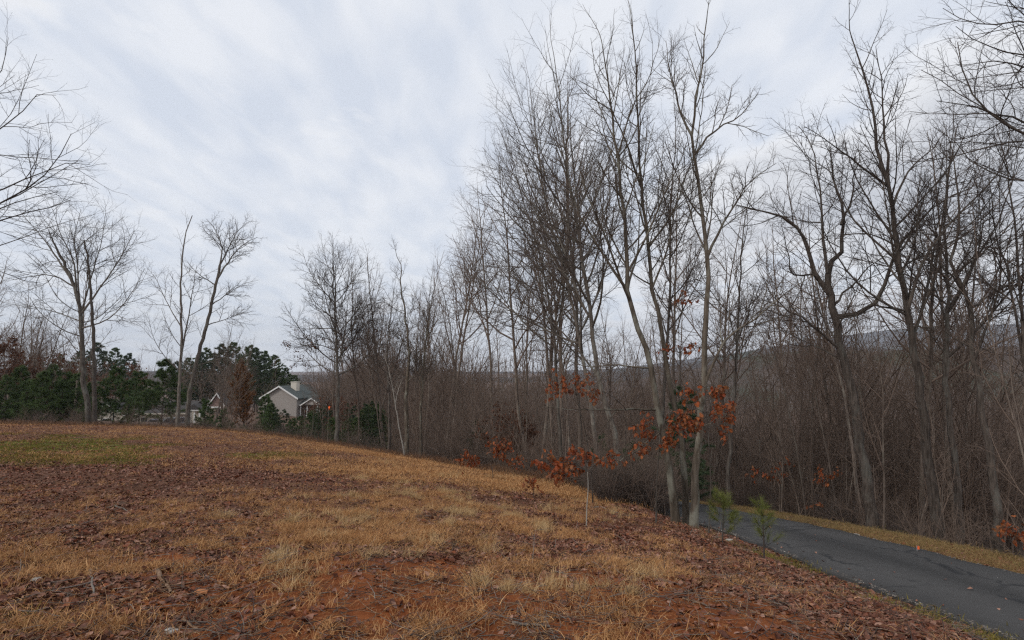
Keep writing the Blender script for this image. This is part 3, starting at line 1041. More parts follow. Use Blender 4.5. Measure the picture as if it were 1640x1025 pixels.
hero_tree('overhanging_oak', 'dark limbs reaching in at the top right corner over the lane woods', 115, 10.0,
          [(1830, 880), (1810, 600), (1790, 350), (1780, 200), (1770, 60)], 0.22,
          n_limb=6, tmin=0.5, limb_len=3.0, ang=0.9, up=0.05, bark_m=M_BARK_DARK, twig_m=M_TWIG_DARK, br=(7, 6, 4), minr=(0.012, 0.006, 0.004), up2=(0.03, 0.02, 0.0),
          limbs_px=[([(1790, 330), (1700, 240), (1640, 215), (1580, 180), (1545, 120), (1535, 70)], 0.07, -0.2), ([(1785, 250), (1700, 215), (1640, 195), (1570, 175), (1500, 160)], 0.06, 0.4),
                    ([(1780, 160), (1700, 95), (1640, 85), (1580, 75), (1530, 45)], 0.05, 0.0), ([(1775, 100), (1700, 45), (1640, 38), (1570, 40), (1510, 12)], 0.05, 0.5),
                    ([(1770, 60), (1700, 10), (1640, 12), (1580, 0)], 0.04, -0.3), ([(1790, 360), (1720, 290), (1640, 290), (1560, 262), (1510, 210)], 0.05, 0.8), ([(1785, 200), (1710, 130), (1640, 105), (1590, 100), (1540, 105)], 0.05, -0.6)])

hero_tree('overhanging_oak', 'dark limbs reaching in from the upper left border of the photo', 120, 20.0,
          [(-190, 690), (-180, 560), (-165, 420), (-150, 280), (-140, 150)], 0.28,
          n_limb=4, tmin=0.6, limb_len=3.0, ang=0.9, up=0.05, bark_m=M_BARK_DARK, twig_m=M_TWIG_DARK, br=(7, 5, 4), minr=(0.013, 0.008, 0.0055), up2=(0.05, 0.03, 0.0),
          limbs_px=[([(-165, 420), (-80, 380), (0, 325), (40, 305), (80, 270), (115, 215)], 0.10, 0.0), ([(-160, 400), (-60, 330), (10, 300), (60, 280), (110, 262), (145, 265)], 0.09, 0.6),
                    ([(-155, 330), (-60, 250), (0, 205), (35, 180), (60, 150), (88, 150)], 0.08, -0.4), ([(-150, 250), (-60, 180), (-10, 130), (10, 90), (14, 60)], 0.07, 0.2),
                    ([(-170, 480), (-80, 430), (0, 395), (60, 370), (110, 355), (150, 345)], 0.06, 0.8), ([(-150, 300), (-70, 190), (0, 140), (25, 120)], 0.06, 0.8)])
hero_tree('spreading_oak', 'wide bare oak at the far left edge of the field', 121, 48.0,
          [(142, 678), (134, 600), (131, 540), (127, 485), (116, 450), (96, 410)], 0.24,
          n_limb=6, tmin=0.45, limb_len=5.0, ang=0.9, up=0.12, bark_m=M_BARK_MID, twig_m=M_TWIG_DARK, br=(11, 7, 4), minr=(0.03, 0.018, 0.012), tip=0.45,
          limbs_px=[([(116, 450), (85, 405), (60, 370), (40, 350)], 0.17, 0.5), ([(122, 470), (118, 420), (95, 370), (85, 335)], 0.15, -1), ([(128, 490), (124, 430), (120, 380), (130, 335)], 0.14, 1), ([(130, 500), (165, 455), (195, 410), (215, 370)], 0.16, 0.6),
                    ([(131, 530), (175, 510), (210, 470), (232, 430)], 0.12, -1), ([(118, 455), (80, 440), (40, 445), (5, 450)], 0.11, 0.6), ([(128, 520), (90, 500), (50, 490), (20, 480)], 0.09, 1.2), ([(130, 500), (150, 430), (165, 375), (170, 340)], 0.13, -0.5)])
hero_tree('dead_snag', 'broken dead trunk without a crown beside the wide bare oak', 122, 47.5,
          [(152, 678), (150, 600), (150, 540), (146, 470), (141, 420), (135, 385)], 0.2, cat='dead tree', n_limb=3, tmin=0.55, limb_len=1.6, ang=1.0, tip=0.32, snag=True, bark_m=M_BARK_DARK, br=(3, 3, 2), minr=(0.03, 0.018, 0.012))
hero_tree('dead_snag', 'dead tree with short broken stubs and a jagged top at the field edge', 123, 47.0,
          [(284, 690), (288, 600), (291, 520), (289, 460), (294, 400), (299, 370), (308, 345)], 0.16, cat='dead tree', n_limb=12, tmin=0.3, limb_len=3.2, ang=0.85, tip=0.2, snag=True, bark_m=M_BARK_MID, br=(5, 4, 3), minr=(0.026, 0.016, 0.011),
          limbs_px=[([(291, 520), (265, 480), (245, 440), (232, 425)], 0.08, 0.4), ([(288, 560), (305, 490), (311, 450), (315, 424)], 0.13, -0.5), ([(287, 600), (255, 560), (235, 500)], 0.07, -1)])
hero_tree('leaning_oak', 'bare oak leaning right with a rounded crown next to the stubby dead tree', 124, 48.0,
          [(300, 690), (304, 630), (322, 555), (336, 500), (346, 455), (352, 425)], 0.2,
          n_limb=4, tmin=0.5, limb_len=3.0, ang=0.9, tip=0.5, snag=True, bark_m=M_BARK_MID, twig_m=M_TWIG_DARK, br=(11, 7, 4), minr=(0.028, 0.017, 0.012),
          limbs_px=[([(348, 450), (365, 420), (385, 395), (412, 380)], 0.15, 0.4), ([(352, 430), (355, 395), (345, 370), (330, 350)], 0.12, -0.6), ([(352, 425), (370, 390), (385, 365), (400, 355)], 0.11, 0.5), ([(340, 490), (365, 470), (390, 455), (405, 450)], 0.09, 0.8),
                    ([(330, 520), (365, 510), (390, 500), (402, 490)], 0.08, -0.8), ([(345, 460), (320, 440), (300, 420)], 0.09, 0.3), ([(312, 590), (350, 575), (390, 560)], 0.06, -0.5), ([(300, 620), (330, 605), (360, 590)], 0.06, -1)])
hero_tree('oval_oak', 'straight bare oak with an oval crown and rusty lower leaves at the field edge', 125, 42.0,
          [(541, 719), (541, 640), (540, 560), (537, 500), (536, 450), (533, 420)], 0.19,
          n_limb=34, tmin=0.38, limb_len=4.6, ang=0.78, up=0.12, shape=lambda t: 1.15 - 0.55 * t, bark_m=M_BARK_MID, twig_m=M_TWIG_DARK, br=(9, 7, 4), minr=(0.024, 0.015, 0.010), leaves=(700, 0.13, M_LEAF_BROWN, 8.5),
          limbs_px=[([(540, 560), (510, 552), (480, 555), (460, 560)], 0.07, 0.3), ([(540, 530), (500, 526), (465, 528)], 0.07, -0.4)])
hero_tree('gnarled_oak', 'gnarled bare oak with crooked leader and pale lower trunk', 126, 33.0,
          [(651, 738), (651, 650), (654, 560), (647, 490), (641, 450), (643, 430), (636, 412)], 0.155,
          n_limb=21, tmin=0.38, limb_len=2.4, ang=0.95, up=0.08, bark_m=M_BARK_NEAR, twig_m=M_TWIG_DARK, br=(9, 6, 4), minr=(0.02, 0.013, 0.008), wob=0.16, dY=0.4)
hero_tree('slim_tree', 'slim dark tree just left of the gnarled oak', 127, 36.0,
          [(624, 728), (623, 640), (620, 560), (626, 500), (632, 460)], 0.11, n_limb=20, tmin=0.35, limb_len=3.2, ang=0.7, up=0.10, bark_m=M_BARK_DARK, minr=(0.02, 0.013, 0.009))
hero_tree('slim_tree', 'slim pale tree with steep twigs just right of the gnarled oak', 128, 33.0,
          [(674, 742), (674, 650), (680, 570), (686, 510), (690, 455)], 0.1, n_limb=22, tmin=0.33, limb_len=3.0, ang=0.55, up=0.12, bark_m=M_BARK_NEAR, minr=(0.02, 0.013, 0.009))
hero_tree('slim_tree', 'leaning slim white stem crossing behind the gnarled oak', 129, 32.5,
          [(648, 738), (640, 690), (632, 640), (622, 590), (612, 560)], 0.05, n_limb=7, tmin=0.5, limb_len=1.6, ang=0.6, bark_m=M_BARK_WHITE, minr=(0.016, 0.011, 0.008), br=(4, 4, 3))


# ------------------------------------------------------------------ woods: trees built once and copied
def woods_proto(seed, Ht, r0, n_limb=13, tmin=0.42, limb=0.24, ang=0.6, br=(5, 5, 3), minr=(0.02, 0.013, 0.009), seg=(4, 3, 1), sides=(3, 3, 3), trunk_sides=7):
    r = np.random.default_rng(seed)
    T = straight_trunk(r, Ht, 0.07, 0.045)
    T = np.concatenate([T[:1] - np.array([[0, 0, 0.6]]), T])
    rad = r0 * (1 - 0.9 * np.linspace(0, 1, len(T)) ** 0.9)
    rad = flare(rad, T, 0.4, 0.3)
    idx, P, D, Lc, R = spawn(r, T[None], rad[None], np.array([Ht]), [n_limb], tmin, 0.98, ang, 0.17, lambda l, t: l * limb * (1.25 - 0.85 * (t - tmin) / (1 - tmin)), 0.010, 0.014)
    lim, lrad = grow(r, P, D, Lc, R, 6, 0.11, 0.10, 0.3)
    lv = crown_levels(r, lim, lrad, Lc, br=br, minr=minr, seg=seg, sides=sides)
    trunk = tube_mesh('trunk', [(T[None], rad[None], trunk_sides)], M_BARK_WOODS)
    crown = tube_mesh('crown', [(lim, lrad, 4)] + [l[:3] for l in lv], M_TWIG_WOODS)
    return trunk, crown, lv


PROTOS = [woods_proto(200 + i, h, rr * 0.72, nl + 3, tm, lb, an)[:2] for i, (h, rr, nl, tm, lb, an) in enumerate((
    (15, 0.15, 14, 0.40, 0.24, 0.62), (17, 0.17, 14, 0.48, 0.22, 0.58), (13, 0.11, 13, 0.36, 0.24, 0.55), (16, 0.14, 15, 0.42, 0.20, 0.50),
    (14, 0.13, 12, 0.34, 0.28, 0.75), (18, 0.19, 15, 0.50, 0.24, 0.68), (12, 0.09, 12, 0.35, 0.22, 0.50), (16, 0.16, 14, 0.38, 0.27, 0.72)))]


FARP = [woods_proto(230 + i, 14 + i, 0.15, 15, 0.33, 0.25, 0.6, br=(5, 5, 3), minr=(0.034, 0.026, 0.020), seg=(3, 2, 1))[:2] for i in range(4)]


def put_tree(protos, name, x, y, s, rz, label, cat, group, first={}):
    tr, cr = protos
    root = thing(name, label, cat, (x, y, H1(x, y) - 0.05), rz, group, s)
    link('trunk', tr, root)
    link('crown', cr, root)
    return root


def woods(n, px0, px1, y0, y1, label, group, ok, seed, smin=0.8, smax=1.15, mind=1.6, ypow=1.0, leanmax=0.06, boost=None):
    r = np.random.default_rng(seed)
    got = []
    tries = 0
    while len(got) < n and tries < n * 60:
        tries += 1
        Y = y0 + (y1 - y0) * r.uniform() ** ypow
        px = r.uniform(px0, px1)
        x = (px - 820) / FPX * Y
        if not ok(x, Y, px) or any((x - a) ** 2 + (Y - b) ** 2 < mind ** 2 for a, b in got):
            continue
        got.append((x, Y))
        kp = int(r.integers(0, len(PROTOS)))
        f = (Y - y0) / (y1 - y0)
        shp = SHAPES[kp] if Y < 46 else ('bushy' if kp % 4 < 2 else 'tall')
        rank = 'front row' if f < 0.18 else 'middle ranks' if f < 0.5 else 'far ranks'
        sc_ = r.uniform(smin, smax) * (1.22 if boost and boost(px) else 1.0)
        o = put_tree(PROTOS[kp] if Y < 46 else FARP[kp % 4], 'bare_tree', x, Y, sc_, r.uniform(0, 6.28), f'{shp} bare tree in the {rank} of woods {zone(label, px)}', 'tree', group)
        o.rotation_euler = (r.normal(0, leanmax), r.normal(0, leanmax), r.uniform(0, 6.28))
    return got


SHAPES = ('rounded', 'tall', 'slim', 'narrow', 'spreading', 'very tall', 'thin low', 'wide')
ZONES = {
    'lane': ((1200, 'right of the three pale trunks'), (1300, 'left of the candelabra oak'), (1400, 'behind the candelabra oak'), (1480, 'behind the pointed tall tree'), (1560, 'behind the narrow V-forked tree'), (9999, 'near the right border')),
    'field': ((640, 'left of the gnarled oak'), (700, 'behind the gnarled oak'), (770, 'right of the gnarled oak'), (850, 'behind the low russet sapling'), (960, 'behind the tall left-leaning tree'), (9999, 'behind the three pale trunks')),
    'houses': ((60, 'at the far left border'), (200, 'behind the wide spreading oak'), (330, 'behind the cream house'), (430, 'behind the gabled porch and cedar'), (520, 'behind the tan house'), (9999, 'behind the oval-crowned oak'))}
ORD = ('first', 'second', 'third', 'fourth', 'fifth', 'sixth', 'seventh', 'eighth', 'ninth', 'tenth', 'eleventh', 'twelfth', 'thirteenth', 'fourteenth', 'fifteenth', 'sixteenth', 'seventeenth', 'eighteenth', 'nineteenth', 'twentieth')


def zone(z, px):
    return next(t for lim, t in ZONES[z] if px < lim)


def ranks(pxs):
    """for each item its place counted from the left"""
    o = sorted(range(len(pxs)), key=lambda i: pxs[i])
    return [ORD[o.index(i)] for i in range(len(pxs))]


def off_field(x, y, pad=1.0):
    return y > np.interp(x, EDGE[:, 0], EDGE[:, 1]) + pad


def off_road(x, y, l=2.6, r_=3.6):
    u = x - float(road_x(y))
    return y > 46 or u < -l or u > r_


woods(86, 580, 1090, 27, 72, 'field', 'bare trees in the woods behind the field',
      lambda x, y, p: off_field(x, y, 3.0) and off_road(x, y), 301, 0.8, 1.12, ypow=1.2)
woods(12, 835, 1020, 20, 27, 'field', 'bare trees in the woods behind the field',
      lambda x, y, p: off_field(x, y, 1.5) and off_road(x, y), 305, 0.85, 1.15, mind=1.0)
woods(118, 1110, 1720, 16.5, 62, 'lane', 'bare trees in the woods below the lane',
      lambda x, y, p: off_road(x, y, 2.5, 4.4) and x > 8.0, 302, 0.6, 1.05, mind=1.5, ypow=1.1)
woods(80, -140, 600, 54, 112, 'houses', 'bare trees behind the evergreens',
      lambda x, y, p: off_field(x, y, 4.0) and not (395 < p < 515 and y < 126) and not (150 < p < 330 and y < 112), 303, 0.6, 1.0, mind=2.0, boost=lambda p: p < 70)


# far woods: one mass nobody could count
def scatter(name, protos, P, rot, scl, idx, kind='stuff', parent=None):
    coll = bpy.data.collections.new(name + '_pieces')
    for i, me in enumerate(protos):
        o = bpy.data.objects.new('piece_%03d' % i, me)
        coll.objects.link(o)
    me = bpy.data.meshes.new(name)
    me.vertices.add(len(P))
    me.vertices.foreach_set('co', np.asarray(P, np.float32).ravel())
    for k, tp, v in (('rot', 'FLOAT_VECTOR', rot), ('scl', 'FLOAT_VECTOR', scl)):
        a = me.attributes.new(k, tp, 'POINT')
        a.data.foreach_set('vector', np.asarray(v, np.float32).ravel())
    a = me.attributes.new('idx', 'INT', 'POINT')
    a.data.foreach_set('value', np.asarray(idx, np.int32))
    o = link(name, me, parent)
    if kind:
        o['kind'] = kind
    g = bpy.data.node_groups.new(name + '_scatter', 'GeometryNodeTree')
    g.interface.new_socket('Geometry', in_out='INPUT', socket_type='NodeSocketGeometry')
    g.interface.new_socket('Geometry', in_out='OUTPUT', socket_type='NodeSocketGeometry')
    gi, go = g.nodes.new('NodeGroupInput'), g.nodes.new('NodeGroupOutput')
    ci = g.nodes.new('GeometryNodeCollectionInfo')
    ci.inputs['Collection'].default_value = coll
    ci.inputs['Separate Children'].default_value = True
    ci.inputs['Reset Children'].default_value = True
    ip = g.nodes.new('GeometryNodeInstanceOnPoints')
    ip.inputs['Pick Instance'].default_value = True

    def at_(k, dt):
        n = g.nodes.new('GeometryNodeInputNamedAttribute')
        n.data_type = dt
        n.inputs['Name'].default_value = k
        return n.outputs['Attribute']
    L = g.links.new
    L(gi.outputs[0], ip.inputs['Points'])
    L(ci.outputs[0], ip.inputs['Instance'])
    L(at_('idx', 'INT'), ip.inputs['Instance Index'])
    L(at_('rot', 'FLOAT_VECTOR'), ip.inputs['Rotation'])
    L(at_('scl', 'FLOAT_VECTOR'), ip.inputs['Scale'])
    L(ip.outputs[0], go.inputs[0])
    md = o.modifiers.new('scatter', 'NODES')
    md.node_group = g
    return o


def join_mesh(name, a, b, mats):
    """trunk and crown of a far tree as one mesh"""
    va = np.empty(len(a.vertices) * 3, np.float32)
    a.vertices.foreach_get('co', va)
    vb = np.empty(len(b.vertices) * 3, np.float32)
    b.vertices.foreach_get('co', vb)
    fa = np.empty(len(a.loops), np.int32)
    a.loops.foreach_get('vertex_index', fa)
    fb = np.empty(len(b.loops), np.int32)
    b.loops.foreach_get('vertex_index', fb)
    V = np.concatenate([va.reshape(-1, 3), vb.reshape(-1, 3)])
    F = np.concatenate([fa.reshape(-1, 4), fb.reshape(-1, 4) + len(a.vertices)])
    return mesh_from(name, V, [F], mats, True)


FAR = []
for i in range(5):
    a, b, _ = woods_proto(260 + i, 13 + i, 0.16, 12, 0.3, 0.25, 0.6, br=(5, 4, 2), minr=(0.035, 0.026, 0.02), seg=(3, 2, 1), trunk_sides=4)
    FAR.append(join_mesh('far_tree', a, b, M_TWIG_WOODS))


def far_woods():
    r = np.random.default_rng(310)
    P = []
    n = 0
    while n < 3400:
        m = 6000
        Y = 50 + 330 * r.uniform(0, 1, m) ** 1.35
        px = r.uniform(-350, 1950, m)
        x = (px - 820) / FPX * Y
        ok = off_field(x, Y, 8) & ~((px < 560) & (Y < 128)) & ~((px > 560) & (px < 1110) & (Y < 70)) & ~((px > 1110) & (Y < 60))
        ok &= r.uniform(0, 1, m) < np.where(px < 560, 0.35, 1.0)
        q = np.stack([x[ok], Y[ok]], -1)
        P.append(q)
        n += len(q)
    P = np.concatenate(P)[:3400]
    # the near slope of the first wooded ridge
    z = height(P[:, 0], P[:, 1], False) - 0.3
    pxx = 820 + FPX * P[:, 0] / P[:, 1]
    s = r.uniform(0.65, 1.05, len(P)) * np.where((pxx > 540) & (pxx < 1120) & (P[:, 1] < 170), 1.35, 1.0)
    rot = np.stack([r.normal(0, 0.05, len(P)), r.normal(0, 0.05, len(P)), r.uniform(0, 6.28, len(P))], -1)
    scatter('far_woods', FAR, np.c_[P, z], rot, np.stack([s, s, s], -1), r.integers(0, len(FAR), len(P)))


far_woods()


# ------------------------------------------------------------------ brush and saplings at the field edge
def shrub_mesh(seed, n=9, h=1.3, r0=0.009, br=(5, 4), mat=None, spread=0.35):
    r = np.random.default_rng(seed)
    D = np.stack([r.normal(0, spread, n), r.normal(0, spread, n), np.ones(n)], -1)
    L = h * r.uniform(0.5, 1.2, n)
    p, q = grow(r, r.normal(0, 0.12, (n, 3)) * np.array([1, 1, 0]), D, L, np.full(n, r0), 5, 0.10, 0.03, 0.4)
    lv = crown_levels(r, p, q, L, br=br, ang=(0.7, 0.7), rat=(0.5, 0.5), minr=(r0 * 0.55, r0 * 0.4), up=(0.04, 0.02), wob=(0.12, 0.15), seg=(3, 2), sides=(3, 3))
    return tube_mesh('brush', [(p, q, 3)] + [l[:3] for l in lv], mat or M_TWIG_WOODS)


def edge_brush():
    r = np.random.default_rng(320)
    sh = [shrub_mesh(330 + i, 9, 1.5, 0.010) for i in range(4)] + [shrub_mesh(340 + i, 14, 0.9, 0.008, mat=M_TWIG) for i in range(3)]
    t = r.uniform(0, 1, 900)
    X = np.interp(t, np.linspace(0, 1, len(EDGE)), EDGE[:, 0])
    Y = np.interp(t, np.linspace(0, 1, len(EDGE)), EDGE[:, 1])
    off = np.abs(r.normal(0.6, 2.2, 900))
    d = np.hypot(X, Y)
    X, Y = X + off * X / d * 0.7, Y + off * Y / d
    # and along the far side of the lane's verge
    yv = r.uniform(6, 34, 150)
    xv = road_x(yv) + 3.9 + np.abs(r.normal(0, 1.6, 150))
    xs, ys = r.uniform(4.2, 5.0, 0), r.uniform(0, 1, 0)
    X, Y = np.r_[X, xv], np.r_[Y, yv]
    keep = ((X < road_x(Y) - 2.2) | (X > road_x(Y) + 3.5) | (Y > 46)) & ((X > -5) | (r.uniform(0, 1, len(X)) < 0.25))
    X, Y = X[keep], Y[keep]
    ye = r.uniform(15.2, 19, 90)
    xe = (r.uniform(950, 1058, 90) - 820) / FPX * ye
    X, Y = np.r_[X, xe], np.r_[Y, ye]
    s = r.uniform(0.5, 1.35, len(X))
    rot = np.stack([np.zeros(len(X)), np.zeros(len(X)), r.uniform(0, 6.28, len(X))], -1)
    tall = [shrub_mesh(350 + i, 3, 5.6, 0.030, br=(5, 3), spread=0.06) for i in range(3)] + [shrub_mesh(356, 6, 3.0, 0.013, br=(6, 4), spread=0.22)]
    m = 9000
    Yt = 18 + 62 * r.uniform(0, 1, m) ** 1.3
    pt = r.uniform(-120, 1760, m)
    Xt = (pt - 820) / FPX * Yt
    ok = (Yt > np.interp(Xt, EDGE[:, 0], EDGE[:, 1]) + 1.5) & ((np.abs(Xt - road_x(Yt) - 0.4) > 4.0) | (Yt > 46))
    ok &= ~((pt < 520) & (r.uniform(0, 1, m) < 0.86)) & ~((pt > 150) & (pt < 330)) & ~((pt > 380) & (pt < 630))
    Xt, Yt = Xt[ok][:1900], Yt[ok][:1900]
    st = r.uniform(0.5, 1.4, len(Xt))
    scatter('undergrowth', tall, np.c_[Xt, Yt, height(Xt, Yt) - 0.05], np.stack([r.normal(0, 0.08, len(Xt)), r.normal(0, 0.08, len(Xt)), r.uniform(0, 6.28, len(Xt))], -1), np.stack([st, st, st], -1), r.integers(0, 4, len(Xt)))
    scatter('undergrowth', sh, np.c_[X, Y, height(X, Y) - 0.05], rot, np.stack([s, s, s], -1), r.integers(0, len(sh), len(X)))


edge_brush()


# ------------------------------------------------------------------ evergreens
def pine_proto(seed, Ht, r0, tmin, n_br, Lmax, needle=0.32, width=0.05, blades=7, tufts=2600, mat=None, shape=None, ang=1.25, up=0.02, bark_m=None, wobble=0.06):
    r = np.random.default_rng(seed)
    T = straight_trunk(r, Ht, 0.03, 0.02)
    T = np.concatenate([T[:1] - np.array([[0, 0, 0.4]]), T])
    rad = r0 * (1 - 0.92 * np.linspace(0, 1, len(T)))
    shape = shape or (lambda u: 1.05 - u)
    idx, P, D, Lc, R = spawn(r, T[None], rad[None], np.array([1.0]), [n_br], tmin, 0.995, ang, 0.15, lambda l, t: Lmax * np.maximum(shape((t - tmin) / (1 - tmin)), 0.08), 0.02, r0 * 0.05)
    p, q = grow(r, P, D, Lc, R, 5, wobble, up, 0.3)
    cnt = np.maximum(2, (5 * Lc / Lc.max()).astype(int) + 1)
    i2, P2, D2, L2, R2 = spawn(r, p, q, Lc, cnt, 0.25, 1.0, 0.8, 0.2, lambda l, t: l * 0.42 * (1.2 - 0.6 * t), 0.012, r0 * 0.03, flat=0.6)
    p2, q2 = grow(r, P2, D2, L2, R2, 3, 0.1, up, 0.4)
    trunk = tube_mesh('trunk', [(T[None], rad[None], 8), (p, q, 4)], bark_m or M_BARK_DARK)
    c1, d1 = along(p2, 0.15, r, int(tufts * 0.75))
    c2, d2 = along(p, 0.45, r, int(tufts * 0.25))
    V, F, tone = needle_tufts(r, np.r_[c1, c2], np.r_[d1, d2], needle, width, blades, 0.75)
    crown = mesh_from('crown', V, [F], mat or M_NEEDLE, False, {'tone': tone})
    return trunk, crown


PINE = [pine_proto(400 + i, 15, 0.19, 0.22, 85, 3.8, 0.40, 0.050, 7, 7500, M_NEEDLE_DARK if i % 2 else M_NEEDLE, shape=lambda u: 0.55 + 1.3 * u - 1.8 * u * u) for i in range(3)]
BUSH = [pine_proto(410 + i, 4.0, 0.06, 0.06, 42, 1.7, 0.26, 0.024, 7, 2600, M_NEEDLE, shape=lambda u: 1.0 - 0.85 * u) for i in range(3)]
HEML = [pine_proto(420 + i, 5.0, 0.08, 0.08, 50, 1.7, 0.15, 0.016, 7, 5200, M_NEEDLE_DARK, shape=lambda u: 1.0 - 0.8 * u, up=-0.03) for i in range(2)]
CEDAR = pine_proto(430, 7.6, 0.10, 0.05, 90, 1.9, 0.26, 0.05, 6, 3400, M_CEDAR, shape=lambda u: 0.75 + 0.7 * u - 1.35 * u * u, ang=0.85, up=0.10)


def put(protos, name, px, py, Y, s, label, cat, group=None, rz=None, ground=True):
    p = at(px, py, Y)
    z = H1(p[0], p[1]) if ground else p[2]
    root = thing(name, label, cat, (p[0], p[1], z), rng.uniform(0, 6.28) if rz is None else rz, group, s)
    for me, nm in zip(protos, ('trunk', 'crown')):
        link(nm, me, root)
    return root


PINE_RK = ranks([330, 352, 372, 392, 408, 424, 438, 318, 300, 455, 282, 470])
PINE_RK2 = ranks([120, 150, 90, 180, 205, 60])
for i, (px, Y, top) in enumerate(((330, 150, 556), (352, 146, 550), (372, 150, 547), (392, 142, 552), (408, 138, 556), (424, 150, 561), (438, 146, 568), (318, 144, 566), (300, 150, 572), (455, 152, 588), (282, 148, 578), (470, 158, 600), (120, 150, 560), (150, 150, 548), (90, 150, 566), (180, 155, 556), (205, 150, 565), (60, 146, 575))):
    p = at(px, 640, Y)
    z = H1(p[0], p[1])
    topz = at(px, top, Y)[2]
    s = (topz - z) / 15.2
    left = i >= 12
    rk = PINE_RK[i] if not left else PINE_RK2[i - 12]
    put(PINE[i % 3], 'pine_tree', px, 640, Y, s, rk + (' from the left of the dark pines behind the far left oak' if left else ' from the left of the dark tall pines behind the houses'), 'pine tree', 'pines behind the far left oak' if left else 'pines behind the house')
put((CEDAR), 'cedar_tree', 391, 670, 84, 1.28, 'rust coloured conical cedar left of the tan house', 'cedar tree')
LIST = ((8, 50, 1.0), (38, 51, 0.9), (66, 50, 1.1), (95, 51, 0.95), (120, 52, 1.1), (146, 51, 0.9), (25, 56, 1.3), (80, 57, 1.35), (-20, 51, 1.1), (108, 58, 1.2))
RK = ranks([q[0] for q in LIST])
for i, (px, Y, s) in enumerate(LIST):
    put(BUSH[i % 3], 'pine_bush', px, 680, Y, s, RK[i] + ' from the left of the green young pines in the far left thicket', 'young pine', 'young pines at the far left field edge')
HIGH = [pine_proto(415 + i, 5.5, 0.07, 0.20, 56, 2.3, 0.28, 0.026, 7, 4200, M_NEEDLE, shape=lambda u: 1.0 - 0.85 * u) for i in range(2)]
put(HIGH[0], 'pine_bush', 258, 690, 52, 1.12, 'largest green young pine in front of the cream house', 'young pine')
put(HIGH[1], 'pine_bush', 180, 690, 53, 0.95, 'young pine with high boughs hiding the left end of the cream house', 'young pine')
put(HIGH[0], 'pine_bush', 222, 690, 56, 0.92, 'young pine with high boughs over the middle of the cream house', 'young pine')
put(BUSH[0], 'pine_bush', 434, 700, 72, 1.0, 'green young pine before the left corner of the tan house', 'young pine')
put(BUSH[2], 'pine_bush', 203, 690, 51, 0.5, 'low young pine before the cream house wall', 'young pine')
put(BUSH[0], 'pine_bush', 327, 692, 52, 0.75, 'small green young pine right of the leaning oak', 'young pine')
put(BUSH[2], 'pine_bush', 357, 697, 50, 0.55, 'thin knee-high young pine below the white gabled porch', 'young pine')
LIST = ((452, 64, 0.75), (478, 60, 0.85), (505, 58, 1.0), (560, 50, 0.85), (585, 47, 1.0), (612, 48, 1.05), (520, 52, 0.8), (430, 70, 0.9), (600, 52, 1.3), (440, 62, 0.7), (466, 57, 0.7), (492, 54, 0.8), (508, 50, 0.7), (572, 46, 0.7), (528, 47, 0.6), (590, 44, 0.8), (556, 45, 0.6), (420, 75, 1.2))
RK = ranks([q[0] for q in LIST])
for i, (px, Y, s) in enumerate(LIST):
    put(BUSH[i % 3] if i % 3 else HEML[i % 2], 'evergreen_shrub', px, 715, Y, s, RK[i] + ' from the left of the dark green shrubs around the oval-crowned oak', 'shrub', 'evergreen shrubs around the oval oak')
put(HEML[0], 'evergreen_shrub', 762, 745, 33, 0.62, 'small green conifer at the field edge behind the russet leaves', 'shrub')
put(HEML[1], 'evergreen_shrub', 1098, 760, 19.5, 0.78, 'dark hemlock shadowed behind the three pale trunks', 'shrub')
put(HEML[0], 'evergreen_shrub', 1015, 800, 18.5, 0.42, 'low dark evergreen at the foot of the leaning tree', 'shrub')
put(HEML[1], 'evergreen_shrub', 965, 795, 20, 0.40, 'low dark evergreen behind the white sapling', 'shrub')


# bushes that keep brown leaves
def leafy_proto(seed, Ht, r0, nleaf, size, mat, limb=0.4, tmin=0.15):
    r = np.random.default_rng(seed)
    tr, cr, lv = woods_proto(seed, Ht, r0, 12, tmin, limb, 0.85, br=(5, 4, 3), minr=(0.014, 0.010, 0.007))
    c, _ = along(lv[1][0], 0.1, r, nleaf)
    V, F, tone = leaf_cards(r, c + r.normal(0, 0.06, c.shape), size)
    return tr, cr, mesh_from('leaves', V, [F], mat, False, {'tone': tone})


BROWN = [leafy_proto(440 + i, 5.0, 0.06, 1500, 0.17, M_LEAF_BROWN) for i in range(3)]


def put3(protos, name, px, py, Y, s, label, cat, group=None):
    p = at(px, py, Y)
    root = thing(name, label, cat, (p[0], p[1], H1(p[0], p[1])), rng.uniform(0, 6.28), group, s)
    link('trunk', protos[0], root)
    link('crown', protos[1], root)
    link('leaves', protos[2], root, kind='stuff')
    return root


LIST = ((505, 62, 1.0), (530, 58, 1.1), (555, 56, 1.0), (575, 60, 1.1), (515, 70, 1.3), (545, 68, 1.2))
RK = ranks([q[0] for q in LIST])
for i, (px, Y, s) in enumerate(LIST):
    put3(BROWN[i % 3], 'leafy_shrub', px, 715, Y, s, RK[i] + ' from the left of the rusty leafy shrubs behind the oval-crowned oak', 'shrub', 'leaf-holding shrubs around the oval oak')
LIST = ((5, 58, 1.5), (30, 60, 1.3), (60, 58, 1.2), (100, 62, 1.4), (185, 118, 2.2), (215, 120, 2.1), (-25, 56, 1.6), (130, 62, 1.2))
RK = ranks([q[0] for q in LIST])
for i, (px, Y, s) in enumerate(LIST):
    put3(BROWN[i % 3], 'leafy_shrub', px, 680, Y, s, RK[i] + ' from the left of the reddish leafy shrubs above the far left thicket', 'shrub', 'leaf-holding shrubs at the far left')
LIST = ((822, 30, 0.65), (795, 29, 0.7), (840, 27, 0.6))
RK = ranks([q[0] for q in LIST])
